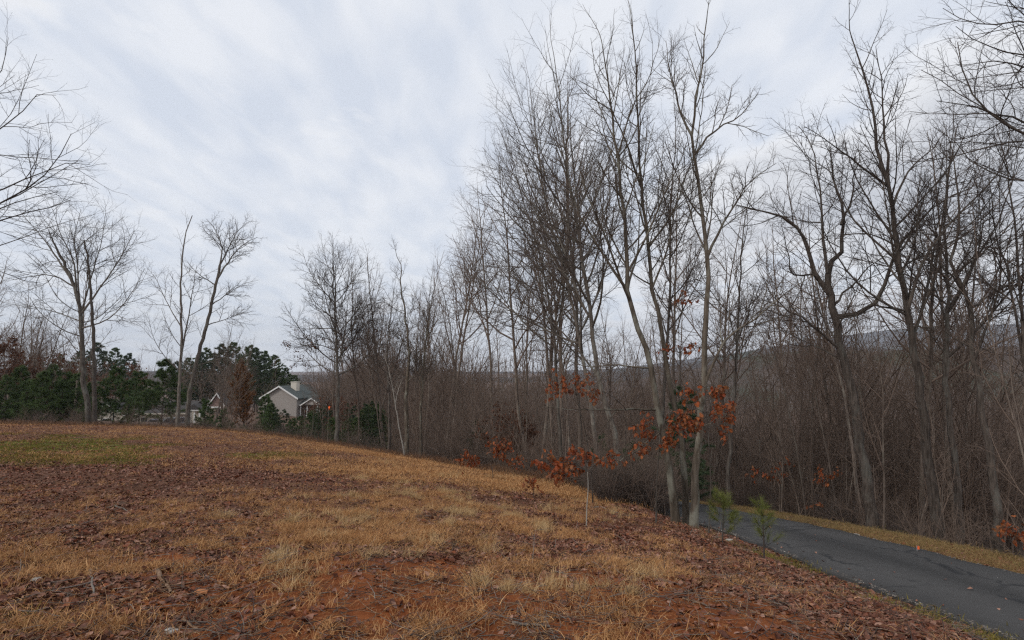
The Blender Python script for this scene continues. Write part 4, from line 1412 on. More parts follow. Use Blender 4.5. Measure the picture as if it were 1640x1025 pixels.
for i, (px, Y, s) in enumerate(LIST):
    put3(BROWN[i % 3], 'leafy_shrub', px, 745, Y, s, RK[i] + ' from the left of the three sparse rusty shrubs mid field edge', 'shrub', 'leaf-holding shrubs mid field edge')


# ------------------------------------------------------------------ russet oak saplings with single leaves
def oak_leaf(seed, L=0.13):
    r = np.random.default_rng(seed)
    ys = np.array([0, 0.10, 0.24, 0.34, 0.48, 0.58, 0.74, 0.84, 1.0])
    ws = np.array([0.02, 0.10, 0.24, 0.12, 0.34, 0.17, 0.28, 0.10, 0.0])
    curl = r.uniform(0.15, 0.5)
    fold = r.uniform(0.15, 0.6)
    V = []
    for y, w in zip(ys, ws):
        z = -curl * y * y + 0.08 * sin(7 * y + seed)
        V += [(-w, y * 0.95, z + fold * w), (0, y, z), (w, y * 0.95, z + fold * w)]
    V = np.array(V) * L
    F = []
    for i in range(len(ys) - 1):
        a = i * 3
        F += [(a, a + 1, a + 4, a + 3), (a + 1, a + 2, a + 5, a + 4)]
    return mesh_from('leaf', V, [np.array(F)], M_LEAF_RED, False, {'tone': np.full(len(V), r.uniform(0, 1))})


OAKLEAF = [oak_leaf(500 + i) for i in range(8)]


def hang_leaves(root, P, r, scale=1.0, meshes=OAKLEAF):
    for p in P:
        o = link('leaf', meshes[r.integers(0, len(meshes))], root, tuple(p))
        o.rotation_euler = (r.normal(-0.75, 0.5), r.normal(0, 0.5), r.uniform(0, 6.28))
        s = scale * r.uniform(0.7, 1.35)
        o.scale = (s, s, s)


def russet(name, label, seed, Y, base_px, stem, r0, sprays, bark_m, group=None, leaf=1.0, dY=0.0):
    """a stem with side branches (pixel paths) and leaf sprays: (px,py,radius_px,count)"""
    r = np.random.default_rng(seed)
    pw = [at(px, py, Y + dY * i / max(len(stem) - 1, 1)) for i, (px, py) in enumerate([base_px] + list(stem))]
    base = pw[0].copy()
    base[2] = H1(base[0], base[1])
    pw[0] = base - np.array([0, 0, 0.1])
    T = resample(np.array(pw), 12) - base
    root = thing(name, label, 'sapling', tuple(base), group=group)
    link('stem', tube_mesh('stem', [(T[None], (r0 * (1 - 0.6 * np.linspace(0, 1, 12)))[None], 8)], bark_m), root)
    twigs = []
    mult = min(1.5, 296.0 / sum(q[3] for q in sprays))
    for (px, py, rp, cnt) in sprays:
        c = at(px, py, Y + r.normal(0, 0.15)) - base
        R = rp / FPX * Y
        k = np.argmin(np.linalg.norm(T - c, axis=1) + 0.4 * (T[:, 2] > c[2] + 0.1))
        a = T[k]
        mid = (a + c) / 2 + np.array([0, 0, 0.06 + 0.08 * np.linalg.norm(c - a)])
        main = resample(np.array([a, mid, c, c + (c - a) / max(np.linalg.norm(c - a), 0.05) * R * 0.8]), 9)
        link('branch', tube_mesh('branch', [(main[None], (np.linspace(0.008, 0.003, 9))[None], 5)], M_BARK_DARK), root)
        cnt = int(cnt * mult)
        nt = max(6, cnt // 6)
        i, P, D, Lc, Rr = spawn(r, main[None], np.full((1, 9), 0.006), np.array([1.0]), [nt], 0.35, 1.0, 0.9, 0.25, lambda l, t: np.full(len(t), R * 1.1), 0.004, 0.003)
        p, q = grow(r, P, D, Lc, np.full(len(Lc), 0.0035), 4, 0.12, -0.02, 0.5)
        twigs.append((p, q, 3))
        pts, _ = along(p, 0.2, r, cnt)
        hang_leaves(root, pts + r.normal(0, 0.03, pts.shape), r, leaf * 0.80)
    tw = link('twigs', tube_mesh('twigs', twigs, M_TWIG), root)
    tw['kind'] = 'stuff'
    return root


russet('oak_sapling', 'young oak with a thick clump of russet leaves on a pale stem in the field', 601, 9.6, (939, 840), [(940, 810), (942, 780), (941, 755)], 0.0125,
       [(890, 742, 24, 75), (915, 745, 24, 70), (940, 742, 20, 50), (905, 760, 20, 35), (985, 738, 16, 32), (925, 728, 16, 20)], M_BARK_WHITE, leaf=0.95)
russet('oak_sapling', 'young oak with russet leaf sprays in front of the three pale trunks', 602, 12.0, (1050, 818), [(1052, 770), (1056, 720), (1060, 690), (1066, 668)], 0.018,
       [(1045, 690, 22, 50), (1075, 682, 22, 55), (1060, 712, 18, 35), (1030, 716, 16, 25), (1090, 668, 16, 24)], M_BARK_DARK, leaf=1.0)
russet('oak_sapling', 'young oak with russet leaves hanging right of the three pale trunks', 603, 11.6, (1134, 840), [(1138, 780), (1136, 720), (1132, 670), (1128, 620)], 0.016,
       [(1110, 626, 20, 34), (1140, 622, 18, 36), (1152, 650, 20, 42), (1125, 668, 20, 40), (1160, 672, 16, 24), (1095, 660, 14, 18), (1156, 690, 14, 14)], M_BARK_DARK, leaf=1.0)
russet('oak_sapling', 'slender oak sapling holding russet leaves high against the woods left of the trunks', 604, 14.5, (950, 800), [(945, 740), (935, 680), (925, 640), (920, 615)], 0.018,
       [(905, 622, 22, 55), (928, 612, 20, 50), (940, 630, 16, 35), (890, 630, 14, 20)], M_BARK_DARK, leaf=1.0)
russet('oak_sapling', 'low russet oak sapling at the left end of the leaf clumps', 605, 18.0, (790, 768), [(788, 750), (782, 735)], 0.014,
       [(760, 735, 18, 60), (785, 728, 20, 60), (805, 724, 14, 40), (822, 738, 16, 40), (745, 738, 10, 16)], M_BARK_DARK, leaf=1.1)
russet('oak_sapling', 'tiny russet oak seedling rising from the leaf litter left of the pale stem', 606, 14.0, (855, 800), [(854, 780), (852, 770)], 0.010,
       [(852, 770, 14, 30), (846, 775, 8, 10)], M_BARK_DARK, leaf=0.9)
russet('oak_sapling', 'sapling with a few orange leaves at the wood edge across the lane', 607, 20.0, (1235, 815), [(1236, 780), (1234, 750), (1232, 735)], 0.014,
       [(1215, 755, 14, 18), (1235, 760, 16, 22), (1255, 738, 12, 10), (1250, 758, 10, 8)], M_BARK_DARK, leaf=1.1)
russet('oak_sapling', 'sapling with one reddish leaf clump in the dark woods across the lane', 608, 17.0, (1332, 838), [(1332, 800), (1330, 775)], 0.014,
       [(1322, 768, 14, 34), (1334, 762, 10, 16), (1296, 812, 8, 8)], M_BARK_DARK, leaf=1.0)
russet('oak_sapling', 'orange leaved beech spray at the right border above the verge', 609, 9.5, (1668, 890), [(1662, 870), (1650, 856)], 0.012,
       [(1630, 852, 16, 34), (1610, 846, 12, 14), (1645, 858, 12, 20)], M_BARK_DARK, leaf=0.8)
russet('oak_sapling', 'high russet leaf tufts on a thin stem between the pale trunks', 610, 13.6, (1100, 815), [(1098, 740), (1092, 640), (1088, 560), (1090, 480), (1094, 465)], 0.016,
       [(1072, 560, 16, 20), (1100, 556, 14, 18), (1115, 558, 10, 10), (1094, 468, 8, 8), (1085, 484, 10, 10), (1112, 480, 8, 8), (1060, 562, 8, 8)], M_BARK_DARK, leaf=0.9)


# ------------------------------------------------------------------ young pines beside the lane
def young_pine(label, seed, px, py, Y, Ht, spread, tufts):
    r = np.random.default_rng(seed)
    p0 = at(px, py, Y)
    base = (p0[0], p0[1], H1(p0[0], p0[1]))
    T = straight_trunk(r, Ht, 0.03, 0.03, 8)
    rad = np.linspace(0.013, 0.005, 9)
    root = thing('pine_sapling', label, 'pine sapling', base)
    link('stem', tube_mesh('stem', [(T[None], rad[None], 7)], M_BARK_DARK), root)
    idx, P, D, Lc, R = spawn(r, T[None], rad[None], np.array([1.0]), [16], 0.18, 0.98, 1.0, 0.2, lambda l, t: spread * (1.2 - 0.8 * t), 0.01, 0.004)
    p, q = grow(r, P, D, Lc, R, 5, 0.08, 0.10, 0.4)
    for i in range(len(p)):
        link('branch', tube_mesh('branch', [(p[i:i + 1], q[i:i + 1], 4)], M_BARK_DARK), root)
    c, d = along(p, 0.35, r, tufts)
    c2, d2 = along(T[None], 0.75, r, tufts // 6)
    V, F, tone = needle_tufts(r, np.r_[c, c2], np.r_[d, d2], 0.12, 0.0024, 9, 0.75)
    nd = link('needles', mesh_from('needles', V, [F], M_NEEDLE_YOUNG, False, {'tone': tone}), root)
    nd['kind'] = 'stuff'


young_pine('bushy green pine sapling left of the other at the lane edge', 701, 1157, 862, 9.6, 0.74, 0.46, 360)
young_pine('thin-stemmed pine sapling standing alone against the lane surface', 702, 1224, 893, 8.3, 0.78, 0.32, 190)


# ------------------------------------------------------------------ bare saplings at the edge
def px_of(x, y):
    return 820 + FPX * x / y


def bare_saplings():
    r = np.random.default_rng(720)
    prot = [woods_proto(730 + i, 4.5 + i, 0.028, 9, 0.3, 0.22, 0.6, br=(4, 3, 2), minr=(0.009, 0.007, 0.005), seg=(3, 2, 1))[:2] for i in range(4)]
    for k in range(46):
        t = r.uniform(0.45, 1)
        x = np.interp(t, np.linspace(0, 1, len(EDGE)), EDGE[:, 0])
        y = np.interp(t, np.linspace(0, 1, len(EDGE)), EDGE[:, 1])
        o = abs(r.normal(0.8, 1.8)) + 0.4
        d = math.hypot(x, y)
        x, y = x + o * x / d, y + o * y / d
        if not off_road(x, y, 2.2, 3.6):
            continue
        put_tree(prot[k % 4], 'bare_sapling', x, y, r.uniform(0.7, 1.3), r.uniform(0, 6.28), 'thin bare sapling in edge brush ' + zone('houses' if px_of(x, y) < 580 else 'field', px_of(x, y)), 'sapling', 'bare saplings along the field edge')
    for k in range(40):
        y = r.uniform(8, 30)
        x = float(road_x(y)) + 3.6 + abs(r.normal(0, 1.4))
        put_tree(prot[k % 4], 'bare_sapling', x, y, r.uniform(0.6, 1.25), r.uniform(0, 6.28), 'thin bare sapling past the lane verge ' + zone('lane', px_of(x, y)), 'sapling', 'bare saplings past the lane verge')


bare_saplings()


# ------------------------------------------------------------------ houses, cars, markers
def window(parent, x, y, z, w, h, facing=-1):
    f = MB()
    t = 0.09
    f.box(x - w / 2 - t, x + w / 2 + t, y - 0.06, y + 0.02, z - t, z)
    f.box(x - w / 2 - t, x + w / 2 + t, y - 0.06, y + 0.02, z + h, z + h + t)
    f.box(x - w / 2 - t, x - w / 2, y - 0.06, y + 0.02, z, z + h)
    f.box(x + w / 2, x + w / 2 + t, y - 0.06, y + 0.02, z, z + h)
    f.box(x - 0.02, x + 0.02, y - 0.045, y + 0.02, z, z + h)
    wf = f.build('window', M_WHITE, parent)
    g = MB()
    g.box(x - w / 2, x + w / 2, y - 0.03, y + 0.01, z, z + h)
    g.build('pane', M_GLASS, wf)


def tan_house():
    Y = 120.0
    s = FPX / Y                       # pixels per metre there
    g = at(447, 663, Y)
    root = thing('tan_house', 'tan sided house with a dark green roof, white gable trim and brick chimney', 'house', (g[0], g[1], g[2] - 0.6), RAD(-8))
    hw, ev, pk, dp = 3.9, 4.0, 6.3, 12.0
    b = MB()
    b.prism([(-hw, -1.5), (hw, -1.5), (hw, ev), (0, pk), (-hw, ev)], 0, dp)
    b.build('wall', M_SIDING, root)
    r_ = MB()
    sl = (pk - ev) / hw
    for sgn in (-1, 1):
        x1 = sgn * (hw + 0.5)
        z1 = ev - 0.5 * sl
        r_.prism([(0, pk + 0.03), (x1, z1 + 0.03), (x1, z1 + 0.25), (0, pk + 0.25)], -0.45, dp + 0.3)
    roof = r_.build('roof', M_ROOF_GREEN, root)
    fa = MB()
    for sgn in (-1, 1):
        x1 = sgn * (hw + 0.52)
        z1 = ev - 0.5 * sl
        fa.prism([(0, pk + 0.28), (x1, z1 + 0.28), (x1, z1 - 0.05), (0, pk - 0.05)], -0.56, -0.46)
    fa.build('bargeboard', M_WHITE, root)
    c = MB()
    c.box(0.75, 2.05, 3.0, 4.4, pk - 1.6, pk + 0.9)
    c.box(0.68, 2.12, 2.93, 4.47, pk + 0.9, pk + 1.05)
    ch = c.build('chimney', M_CREAM, roof)
    # the wing on the right with its own small gable
    w = MB()
    w.box(hw + 0.02, hw + 6.2, 2.2, dp - 1, -1.5, 2.3)
    w.build('wing_wall', M_DECK, root)
    r2 = MB()
    r2.prism([(0.9, 4.95), (hw + 6.6, 2.2), (hw + 6.6, 2.42), (0.9, 5.2)], 0.0, 0.0001)
    mid = MB()
    # sloping wing roof faces the field
    v = [(hw + 0.05, 0.9, 2.35), (hw + 6.8, 0.9, 2.35), (hw + 6.8, 6.0, 4.6), (hw + 0.05, 6.0, 4.6), (hw + 0.05, 0.9, 2.55), (hw + 6.8, 0.9, 2.55), (hw + 6.8, 6.0, 4.8), (hw + 0.05, 6.0, 4.8)]
    mid.add(v, [(0, 3, 2, 1), (4, 5, 6, 7), (0, 1, 5, 4), (1, 2, 6, 5), (2, 3, 7, 6), (3, 0, 4, 7)])
    mid.build('roof', M_ROOF_GREEN, root)
    gx, gw, gz, gp = hw + 3.1, 2.0, 2.55, 3.8
    g2 = MB()
    g2.prism([(gx - gw, gz), (gx + gw, gz), (gx, gp)], 0.55, 4.2)
    g2.build('porch_gable', M_SIDING, root)
    g3 = MB()
    for sgn in (-1, 1):
        g3.prism([(gx, gp + 0.02), (gx + sgn * (gw + 0.4), gz - 0.22), (gx + sgn * (gw + 0.4), gz), (gx, gp + 0.24)], 0.3, 4.3)
    g3.build('porch_roof', M_ROOF_GREEN, root)
    g4 = MB()
    for sgn in (-1, 1):
        g4.prism([(gx, gp + 0.25), (gx + sgn * (gw + 0.42), gz + 0.0), (gx + sgn * (gw + 0.42), gz - 0.26), (gx, gp - 0.01)], 0.2, 0.29)
    g4.box(hw + 0.1, gx - gw - 0.5, 0.78, 0.88, 2.3, 2.56)
    g4.build('porch_trim', M_WHITE, root)
    for x in (hw + 0.4, hw + 1.9, hw + 4.2, hw + 6.2):
        p = MB()
        p.box(x - 0.09, x + 0.09, 0.9, 1.08, -0.6, 2.34)
        p.build('post', M_WHITE, root)
    fl = MB()
    fl.box(hw + 0.02, hw + 6.4, 0.7, 2.18, -0.85, -0.6)
    fl.build('porch_floor', M_DECK, root)
    window(root, hw + 1.2, 2.2, 0.2, 0.9, 1.5)
    window(root, hw + 3.4, 2.2, 0.2, 1.3, 1.5)
    window(root, -1.9, 0.0, 0.4, 1.0, 1.5)
    window(root, -3.0, 0.0, 0.4, 0.7, 1.5)
    # deck rail in front of the gable wall
    dk = thing('deck_rail', 'pale wooden deck rail with balusters below the tan gable wall', 'railing', (g[0] - 1.2, g[1] - 2.4, g[2] - 0.6), RAD(-8))
    b = MB()
    b.box(-4.0, 3.2, -0.06, 0.06, 0.95, 1.04)
    b.box(-4.0, 3.2, -0.04, 0.04, 0.1, 0.18)
    b.build('rail', M_DECK, dk)
    for x in np.arange(-4.0, 3.3, 1.2):
        p = MB()
        p.box(x - 0.06, x + 0.06, -0.065, 0.065, -1.2, 1.1)
        p.build('post', M_DECK, dk)
    bl = MB()
    for x in np.arange(-3.85, 3.2, 0.3):
        bl.box(x - 0.025, x + 0.025, -0.02, 0.02, 0.18, 0.95)
    bl.build('balusters', M_DECK, dk)['kind'] = 'stuff'


tan_house()


def cream_house():
    Y = 104.0
    g = at(215, 686, Y)
    root = thing('cream_house', 'low cream house with a dark roof half hidden behind young pines', 'house', (g[0], g[1], g[2]), RAD(6))
    b = MB()
    b.box(-7, 9.0, 0, 8, -1, 2.7)
    b.build('wall', M_CREAM, root)
    r_ = MB()
    v = [(-7.6, -0.7, 2.55), (9.6, -0.7, 2.55), (9.6, 4, 4.5), (-7.6, 4, 4.5), (9.6, 8.6, 2.55), (-7.6, 8.6, 2.55)]
    v2 = [(x, y, z + 0.22) for x, y, z in v]
    r_.add(v + v2, [(0, 3, 2, 1), (3, 5, 4, 2), (6, 7, 8, 9), (9, 8, 10, 11), (0, 1, 7, 6), (1, 2, 8, 7), (2, 4, 10, 8), (4, 5, 11, 10), (5, 3, 9, 11), (3, 0, 6, 9)])
    r_.build('roof', M_ROOF_DARK, root)
    f = MB()
    f.box(-7.6, 9.6, -0.80, -0.72, 2.55, 2.76)
    f.build('fascia', M_CREAM, root)
    # left front gable in cream
    gb = MB()
    gb.prism([(-6.6, -1), (-1.0, -1), (-1.0, 2.5), (-3.8, 4.3), (-6.6, 2.5)], -1.6, -0.02)
    gb.build('gable_wall', M_CREAM, root)
    gr = MB()
    for s in (-1, 1):
        gr.prism([(-3.8, 4.33), (-3.8 + s * 3.2, 2.28), (-3.8 + s * 3.2, 2.48), (-3.8, 4.53)], -2.0, 3.2)
    gr.build('gable_roof', M_ROOF_DARK, root)
    gt = MB()
    for s in (-1, 1):
        gt.prism([(-3.8, 4.58), (-3.8 + s * 3.25, 2.5), (-3.8 + s * 3.25, 2.24), (-3.8, 4.3)], -2.1, -2.01)
    gt.build('bargeboard', M_WHITE, root)
    d = MB()
    d.box(1.1, 2.2, -0.05, 0.02, -0.3, 1.9)
    dr = d.build('door', M_DARKDOOR, root)
    h = MB()
    h.box(2.02, 2.10, -0.12, -0.05, 0.75, 0.83)
    h.build('handle', M_RIM, dr)
    for x in (4.2, 6.4, 8.2):
        window(root, x, 0, 0.5, 1.0, 1.4)
    window(root, -3.8, -1.6, 0.4, 1.5, 1.5)
    # white columned side porch
    p = at(311, 678, 100)
    pr = thing('columned_porch', 'small white columned porch glimpsed right of the leaning oak base', 'porch', (p[0], p[1], p[2]))
    for x in (-0.9, 0.0, 0.9):
        q = MB()
        q.box(x - 0.12, x + 0.12, -0.12, 0.12, -0.5, 2.2)
        q.build('post', M_WHITE, pr)
    q = MB()
    q.box(-1.3, 1.3, -0.4, 1.6, 2.2, 2.45)
    q.build('beam', M_WHITE, pr)
    q = MB()
    q.prism([(-1.5, 2.45), (1.5, 2.45), (0, 3.4)], -0.5, 1.7)
    q.build('roof', M_ROOF_DARK, pr)
    q = MB()
    q.box(-1.2, 1.2, 1.4, 1.55, -0.5, 2.2)
    q.build('wall', M_CREAM, pr)
    # gabled entrance porch with its post
    p = at(346, 674, 96)
    pg = thing('gabled_porch', 'steep little porch gable with white edges and one thin post beside the rusty cedar', 'porch', (p[0], p[1], p[2]), RAD(4))
    s = 96 / FPX
    hb = (674 - 653) * s
    hp = (674 - 631) * s
    w = 11.5 * s
    q = MB()
    q.prism([(-w, hb + 0.16), (w, hb + 0.16), (0, hp - 0.1)], 0, 2.5)
    q.build('gable_panel', M_GABLE, pg)
    q = MB()
    for sg in (-1, 1):
        q.prism([(0, hp - 0.1), (sg * (w + 0.25), hb - 0.0), (sg * (w + 0.25), hb + 0.2), (0, hp + 0.12)], -0.2, 2.6)
    q.build('roof', M_ROOF_DARK, pg)
    q = MB()
    for sg in (-1, 1):
        q.prism([(0, hp + 0.14), (sg * (w + 0.28), hb + 0.2), (sg * (w + 0.28), hb - 0.06), (0, hp - 0.16)], -0.3, -0.21)
    q.build('bargeboard', M_WHITE, pg)
    q = MB()
    q.box(-w, w, -0.12, 0.12, hb - 0.08, hb + 0.158)
    q.build('beam', M_WHITE, pg)
    for x in (-w + 0.12, w - 0.12):
        q = MB()
        q.box(x - 0.08, x + 0.08, -0.08, 0.08, -0.6, hb - 0.085)
        q.build('post', M_POST, pg)


cream_house()


def car(name, label, px, py, Y, rz, mat, suv=False):
    p = at(px, py, Y)
    root = thing(name, label, 'car', tuple(p), rz)
    h1, h2 = (0.95, 1.7) if suv else (0.85, 1.42)
    L = 2.25
    b = MB()
    prof = [(-L, 0.35), (L, 0.35), (L + 0.03, 0.62), (L - 0.1, h1 - 0.08), (L - 1.1, h1), (-L + 0.3, h1 + 0.03), (-L, h1 - 0.1), (-L - 0.04, 0.55)]
    b.prism(prof, -0.88, 0.88)
    b.build('body', mat, root, 0.04)
    c = MB()
    c.prism([(L - 1.25, h1 + 0.002), (L - 1.95, h2), (-L + 0.95 - (0.5 if suv else 0), h2 + 0.02), (-L + 0.35, h1 + 0.03)], -0.76, 0.76)
    cb = c.build('cabin', M_GLASS, root, 0.03)
    r_ = MB()
    r_.box(-L + 1.0 - (0.5 if suv else 0), L - 2.0, -0.74, 0.74, h2 + 0.022, h2 + 0.06)
    r_.build('roof', mat, root)
    for x in (-1.4, 1.4):
        for y in (-0.86, 0.86):
            th = np.linspace(0, 2 * pi, 15)[:-1]
            w = MB()
            w.prism([(x + 0.33 * cos(a), 0.33 + 0.33 * sin(a)) for a in th], y - 0.1, y + 0.1)
            wh = w.build('wheel', M_TYRE, root)
            k = MB()
            sg = 1 if y > 0 else -1
            k.prism([(x + 0.2 * cos(a), 0.33 + 0.2 * sin(a)) for a in th], y + sg * 0.102, y + sg * 0.115)
            k.build('rim', M_RIM, wh)
    for y in (-0.6, 0.6):
        k = MB()
        k.box(L + 0.0, L + 0.05, y - 0.2, y + 0.2, 0.58, 0.72)
        k.build('headlight', M_WHITE, root)


car('parked_car', 'dark blue car parked before the cream house, half hidden by pine boughs', 246, 686, 92, RAD(185), M_CARBLUE)
car('parked_car', 'silver grey tall car parked right of the blue one behind the trunks', 274, 686, 93, RAD(170), M_CARGREY, True)


def ribbon(px, py, Y, label):
    p = at(px, py, Y)
    root = thing('marker_flag', label, 'marker flag', (p[0], p[1], H1(p[0], p[1])))
    zt = p[2] - H1(p[0], p[1])
    q = MB()
    q.bar((0, 0, -0.05), (0, 0, zt + 0.05), 0.012, 0.012)
    q.build('stake', M_POST, root)
    n = 7
    v, f = [], []
    W, Hh = 0.11, 0.27
    for i in range(n):
        z = zt - Hh * (i / (n - 1) - 0.5)
        y = -0.03 + 0.03 * sin(i * 1.3)
        v += [(0.012, y, z), (0.012 + W, y + 0.04 * cos(i * 1.1), z - 0.02)]
        v += [(0.012, y + 0.006, z), (0.012 + W, y + 0.006 + 0.04 * cos(i * 1.1), z - 0.02)]
    for i in range(n - 1):
        a = i * 4
        f += [(a, a + 1, a + 5, a + 4), (a + 2, a + 6, a + 7, a + 3), (a, a + 4, a + 6, a + 2), (a + 1, a + 3, a + 7, a + 5)]
    q = MB()
    q.add(v, f)
    q.build('ribbon', M_ORANGE, root)


ribbon(526, 653, 40.5, 'bright orange flagging ribbon on a thin stake left of the oval oak trunk')


def verge_flag():
    p = at(1468, 869, 9.6)
    z = H1(p[0], p[1])
    root = thing('marker_flag', 'little red orange pin flag in the grass verge across the lane', 'marker flag', (p[0], p[1], z))
    q = MB()
    q.bar((0, 0, -0.03), (0, 0, 0.14), 0.005, 0.005)
    q.build('pin', M_RIM, root)
    q = MB()
    q.add([(0.003, 0, 0.08), (0.05, 0.01, 0.075), (0.055, 0.02, 0.125), (0.003, 0, 0.14), (0.003, 0.004, 0.08), (0.05, 0.014, 0.075), (0.055, 0.024, 0.125), (0.003, 0.004, 0.14)],
          [(0, 1, 2, 3), (7, 6, 5, 4), (0, 4, 5, 1), (1, 5, 6, 2), (2, 6, 7, 3), (3, 7, 4, 0)])
    q.build('flag', M_ORANGE, root)


verge_flag()


def yard_sign():
    p = at(1065, 800, 22)
    z = H1(p[0], p[1])
    root = thing('sign_post', 'small white post sign beside the lane glimpsed left of the pale trunks', 'sign', (p[0], p[1], z), RAD(10))
    zt = at(1065, 770, 22)[2] - z
    zb = at(1065, 784, 22)[2] - z
    q = MB()
    q.box(-0.03, 0.03, -0.03, 0.03, -0.2, zb)
    q.build('post', M_WHITE, root)
    q = MB()
    q.box(-0.13, 0.13, -0.02, 0.02, zb + 0.001, zt)
    q.build('sign_panel', M_WHITE, root, 0.006)


yard_sign()


# ------------------------------------------------------------------ ground cover of the field
def tuft(seed, n, h, spread, width, mat, lean=0.45, seg=3):
    r = np.random.default_rng(seed)
    yaw = r.uniform(0, 2 * pi, n)
    le = np.abs(r.normal(lean, 0.35, n))
    L = h * r.uniform(0.4, 1.25, n)
    root = np.stack([r.normal(0, spread, n), r.normal(0, spread, n), np.full(n, -0.01)], -1)
    out = np.stack([np.cos(yaw), np.sin(yaw)], -1)
    side = np.stack([-np.sin(yaw), np.cos(yaw), np.zeros(n)], -1)
    side = norm(side + r.normal(0, 0.5, (n, 3)))
    V = []
    p = root.copy()
    ang = le.copy()
    for k in range(seg + 1):
        w = width * (1 - k / seg) * 0.5 + width * 0.06
        V.append(p + side * w)
        V.append(p - side * w)
        d = np.concatenate([out * np.sin(ang)[:, None], np.cos(ang)[:, None]], -1)
        p = p + d * (L / seg)[:, None]
        ang = ang + r.uniform(0.05, 0.55, n)
    V = np.stack(V, 1)
    i = np.arange(n)[:, None] * (2 * (seg + 1))
    F = np.concatenate([i + np.array([2 * k, 2 * k + 1, 2 * k + 3, 2 * k + 2]) for k in range(seg)])
    tone = np.repeat(r.uniform(0, 0.45, n), 2 * (seg + 1))
    return mesh_from('tuft', V.reshape(-1, 3), [F], mat, False, {'tone': tone})


def litter_leaf(seed, mat=None):
    r = np.random.default_rng(seed)
    L = r.uniform(0.032, 0.075)
    ys = np.array([0, 0.3, 0.65, 1.0])
    ws = np.array([0.05, 0.30, 0.26, 0.02]) * r.uniform(0.8, 1.3)
    curl, fold = r.uniform(-1.1, 1.3), r.uniform(0.2, 1.3)
    V = []
    for y, w in zip(ys, ws):
        z = 0.12 + curl * (y - 0.5) ** 2
        V += [(-w, y - 0.5, z + fold * w * r.uniform(0.3, 1.2)), (0, y - 0.5, z), (w, y - 0.5, z + fold * w * r.uniform(0.3, 1.2))]
    V = np.array(V) * L
    F = []
    for i in range(3):
        a = i * 3
        F += [(a, a + 1, a + 4, a + 3), (a + 1, a + 2, a + 5, a + 4)]
    return mesh_from('leaf', V, [np.array(F)], mat or M_LITTER, False, {'tone': np.full(len(V), r.uniform(0, 1))})


def field_points(r, n, y0, y1, p, accept):
    """spots in the field, denser close by"""
    out, got = [], 0
    for _ in range(60):
        m = n * 3
        u = r.uniform(0, 1, m)
        Y = (y0 ** (1 - p) + u * (y1 ** (1 - p) - y0 ** (1 - p))) ** (1 / (1 - p))
        px = r.uniform(-90, 1730, m)
        X = (px - 820) / FPX * Y
        ok = inside_field(X, Y)
        X, Y = X[ok], Y[ok]
        ok = r.uniform(0, 1, len(X)) < accept(X, Y)
        out.append(np.stack([X[ok], Y[ok]], -1))
        got += ok.sum()
        if got >= n:
            break
    return np.concatenate(out)[:n]


def cover(name, protos, pts, r, smin, smax, tilt=0.08, lift=0.0, stretch=False):
    n = len(pts)
    s = r.uniform(smin, smax, n)
    rot = np.stack([r.normal(0, tilt, n), r.normal(0, tilt, n), r.uniform(0, 6.28, n)], -1)
    z = height(pts[:, 0], pts[:, 1]) + lift
    return scatter(name, protos, np.c_[pts, z], rot, np.stack([s, s, s * (r.uniform(0.7, 1.3, n) if stretch else 1)], -1), r.integers(0, len(protos), n))


